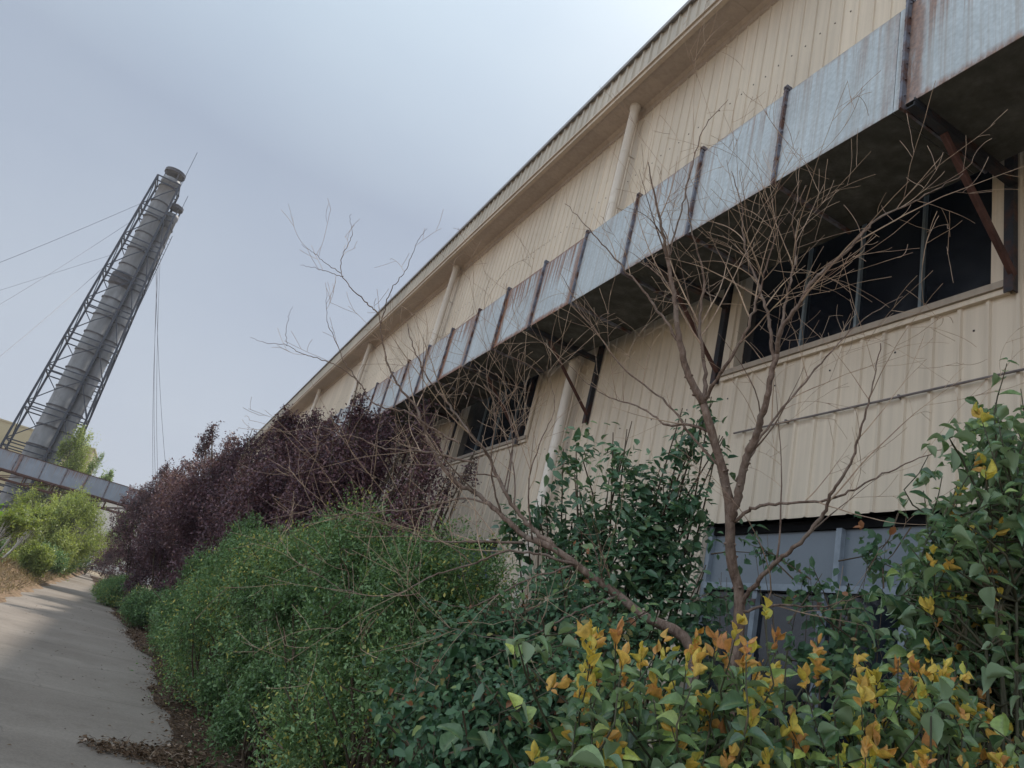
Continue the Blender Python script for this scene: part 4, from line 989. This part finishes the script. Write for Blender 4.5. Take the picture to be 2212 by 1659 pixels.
# whitewashed leaning trunks by the bank
for i, (x, y, lx_, hh, lab) in enumerate([(-4.25, 33, .35, 1.9, 'thin whitewashed trunk leaning right beside the bank'), (-4.3, 36, .6, 2.3, 'whitewashed trunk with broken bark, second from the road'), (-4.1, 29.5, .3, 1.7, 'short pale trunk standing nearest on the dry grass bank')]):
    tree('birch_tree', lab, (x, y, .55), hh, rl(20+i, x+lx_, y, hh*.8+.5, hh*1.05+.5, .6, .6, 4, .5), 200, L_WILLOW, 420+i, .10, .06, BARK_WHITE, .055, (lx_, 0), 1., 'whitewashed trunks on the bank', fan=6)
# undergrowth along the left kerb
for i, (x, y, rr_, h, mt, lab) in enumerate([(-3.2, 36.0, .75, 1.5, L_WILLOW, 'olive bush at the road edge where the bank ends'),
                                             (-3.3, 44, .9, 1.5, L_HEDGE, 'dark green bush under the drooping tree, left of the sunlit road'),
                                             (-3.4, 52, 1.1, 1.9, L_HEDGE, 'shadowy green bush behind the first roadside bush'),
                                             (-3.5, 62, 1.3, 2.2, L_HEDGE, 'low green bush by the far bend of the road'),
                                             (-2.6, 74, 1.7, 3.4, L_PLUM, 'dusty purple bush closing the end of the road'),
                                             (-.6, 70, 1.6, 3.2, L_PLUM, 'dull purple bush at the right of the road end, under the bridge'),
                                             (-4.9, 33.5, .9, 1.6, L_HEDGE, 'dark bush among the whitewashed trunks')]):
    r = R(440+i)
    bush('roadside_bush', lab, 'bush', (x, y, .3 if x < -3 else 0), [(x, y, h*.5, rr_, rr_, h*.5), (x-.3, y+.3, h*.75, rr_*.6, rr_*.7, h*.35)], 1300, mt, r, .35, 10, .09, .05, 'bushes at the far end of the road', seed=80+i, rough=.25, stem_r=.02)

# ------------------------------------------------------------------ litter and dry grass: uncountable
def litter():
    r = R(51); n = 15000
    y = 4 + r.random(n)**1.3*26; e_ = np.interp(y, [q[0] for q in vr], [q[1] for q in vr])
    x = e_ - .05 + r.random(n)**1.0*1.1 + r.normal(size=n)*.10; n2 = 1900
    x2 = .25 + r.random(n2)**.7*1.1; y2 = 8.35 - .12*(x2-.3) + r.normal(size=n2)*(.06 + .16*x2)
    x = np.concatenate([x, x2]); y = np.concatenate([y, y2]); n = len(x)
    P = np.stack([x, y, .03 + r.random(n)*.025], 1)
    a_ = r.random(n)*6.28; T = np.stack([np.cos(a_), np.sin(a_), .25*r.normal(size=n)], 1)
    N = unit(np.array([0, 0, 1.]) + .5*r.normal(size=(n, 3))); thin = r.random(n) < .45
    L = np.where(thin, .11, .045)*(.5+r.random(n)); W_ = np.where(thin, .006, .028)*(.6+.8*r.random(n))
    o = leaves_obj('leaf_litter', P, T, N, L, W_, r.random(n), TQ, L_LITTER)
    tag(o, 'brown dead leaves and twigs strewn along the right road edge', 'leaf litter', kind='stuff')
    n = 260; x = r.uniform(-2.2, 1.0, n); y = 5 + r.random(n)*25
    P = np.stack([x, y, np.full(n, .02)], 1); a_ = r.random(n)*6.28
    o = leaves_obj('scattered_leaves', P, np.stack([np.cos(a_), np.sin(a_), np.full(n, .12)], 1), unit(np.array([0, 0, 1.]) + .3*r.normal(size=(n, 3))), .035*(.5+r.random(n)), .018, r.random(n), TQ, L_LITTER)
    tag(o, 'few dry leaves scattered over the concrete road', 'fallen leaves', kind='stuff')
    n = 22000; t = r.random(n)**.8; y = 14 + r.random(n)*40; x = -2.42 - .009*np.maximum(0, y-20) - t*5
    z = .52*np.minimum(1, np.maximum(0, (x+2.4)/-1.6))**.8*np.minimum(1, (y-12)/5)
    P = np.stack([x, y, z], 1); T = unit(np.array([0, 0, .8]) + .7*r.normal(size=(n, 3))); T[:, 2] = np.abs(T[:, 2])*.8 + .1
    o = leaves_obj('dry_grass', P, T, r.normal(size=(n, 3)), .28*(.4+r.random(n)), .022, r.random(n), TQ, L_STRAW)
    tag(o, 'straw coloured dry grass covering the left bank', 'dry grass', kind='stuff')
litter()

# ------------------------------------------------------------------ the hazy air
def build_haze():
    b = MB(); b.box(-600, 600, -300, 700, -1.0, 48.0)
    m = bpy.data.materials.new('haze'); m.use_nodes = True; nt = m.node_tree; nt.nodes.clear()
    o = nt.nodes.new('ShaderNodeOutputMaterial'); v = nt.nodes.new('ShaderNodeVolumePrincipled')
    v.inputs['Color'].default_value = (.90, .93, 1.0, 1); v.inputs['Density'].default_value = .0006; v.inputs['Anisotropy'].default_value = .3
    nt.links.new(v.outputs[0], o.inputs['Volume'])
    tag(b.build('haze', m), 'thin pale haze hanging in the air over the whole site', 'haze', kind='stuff')
build_haze()
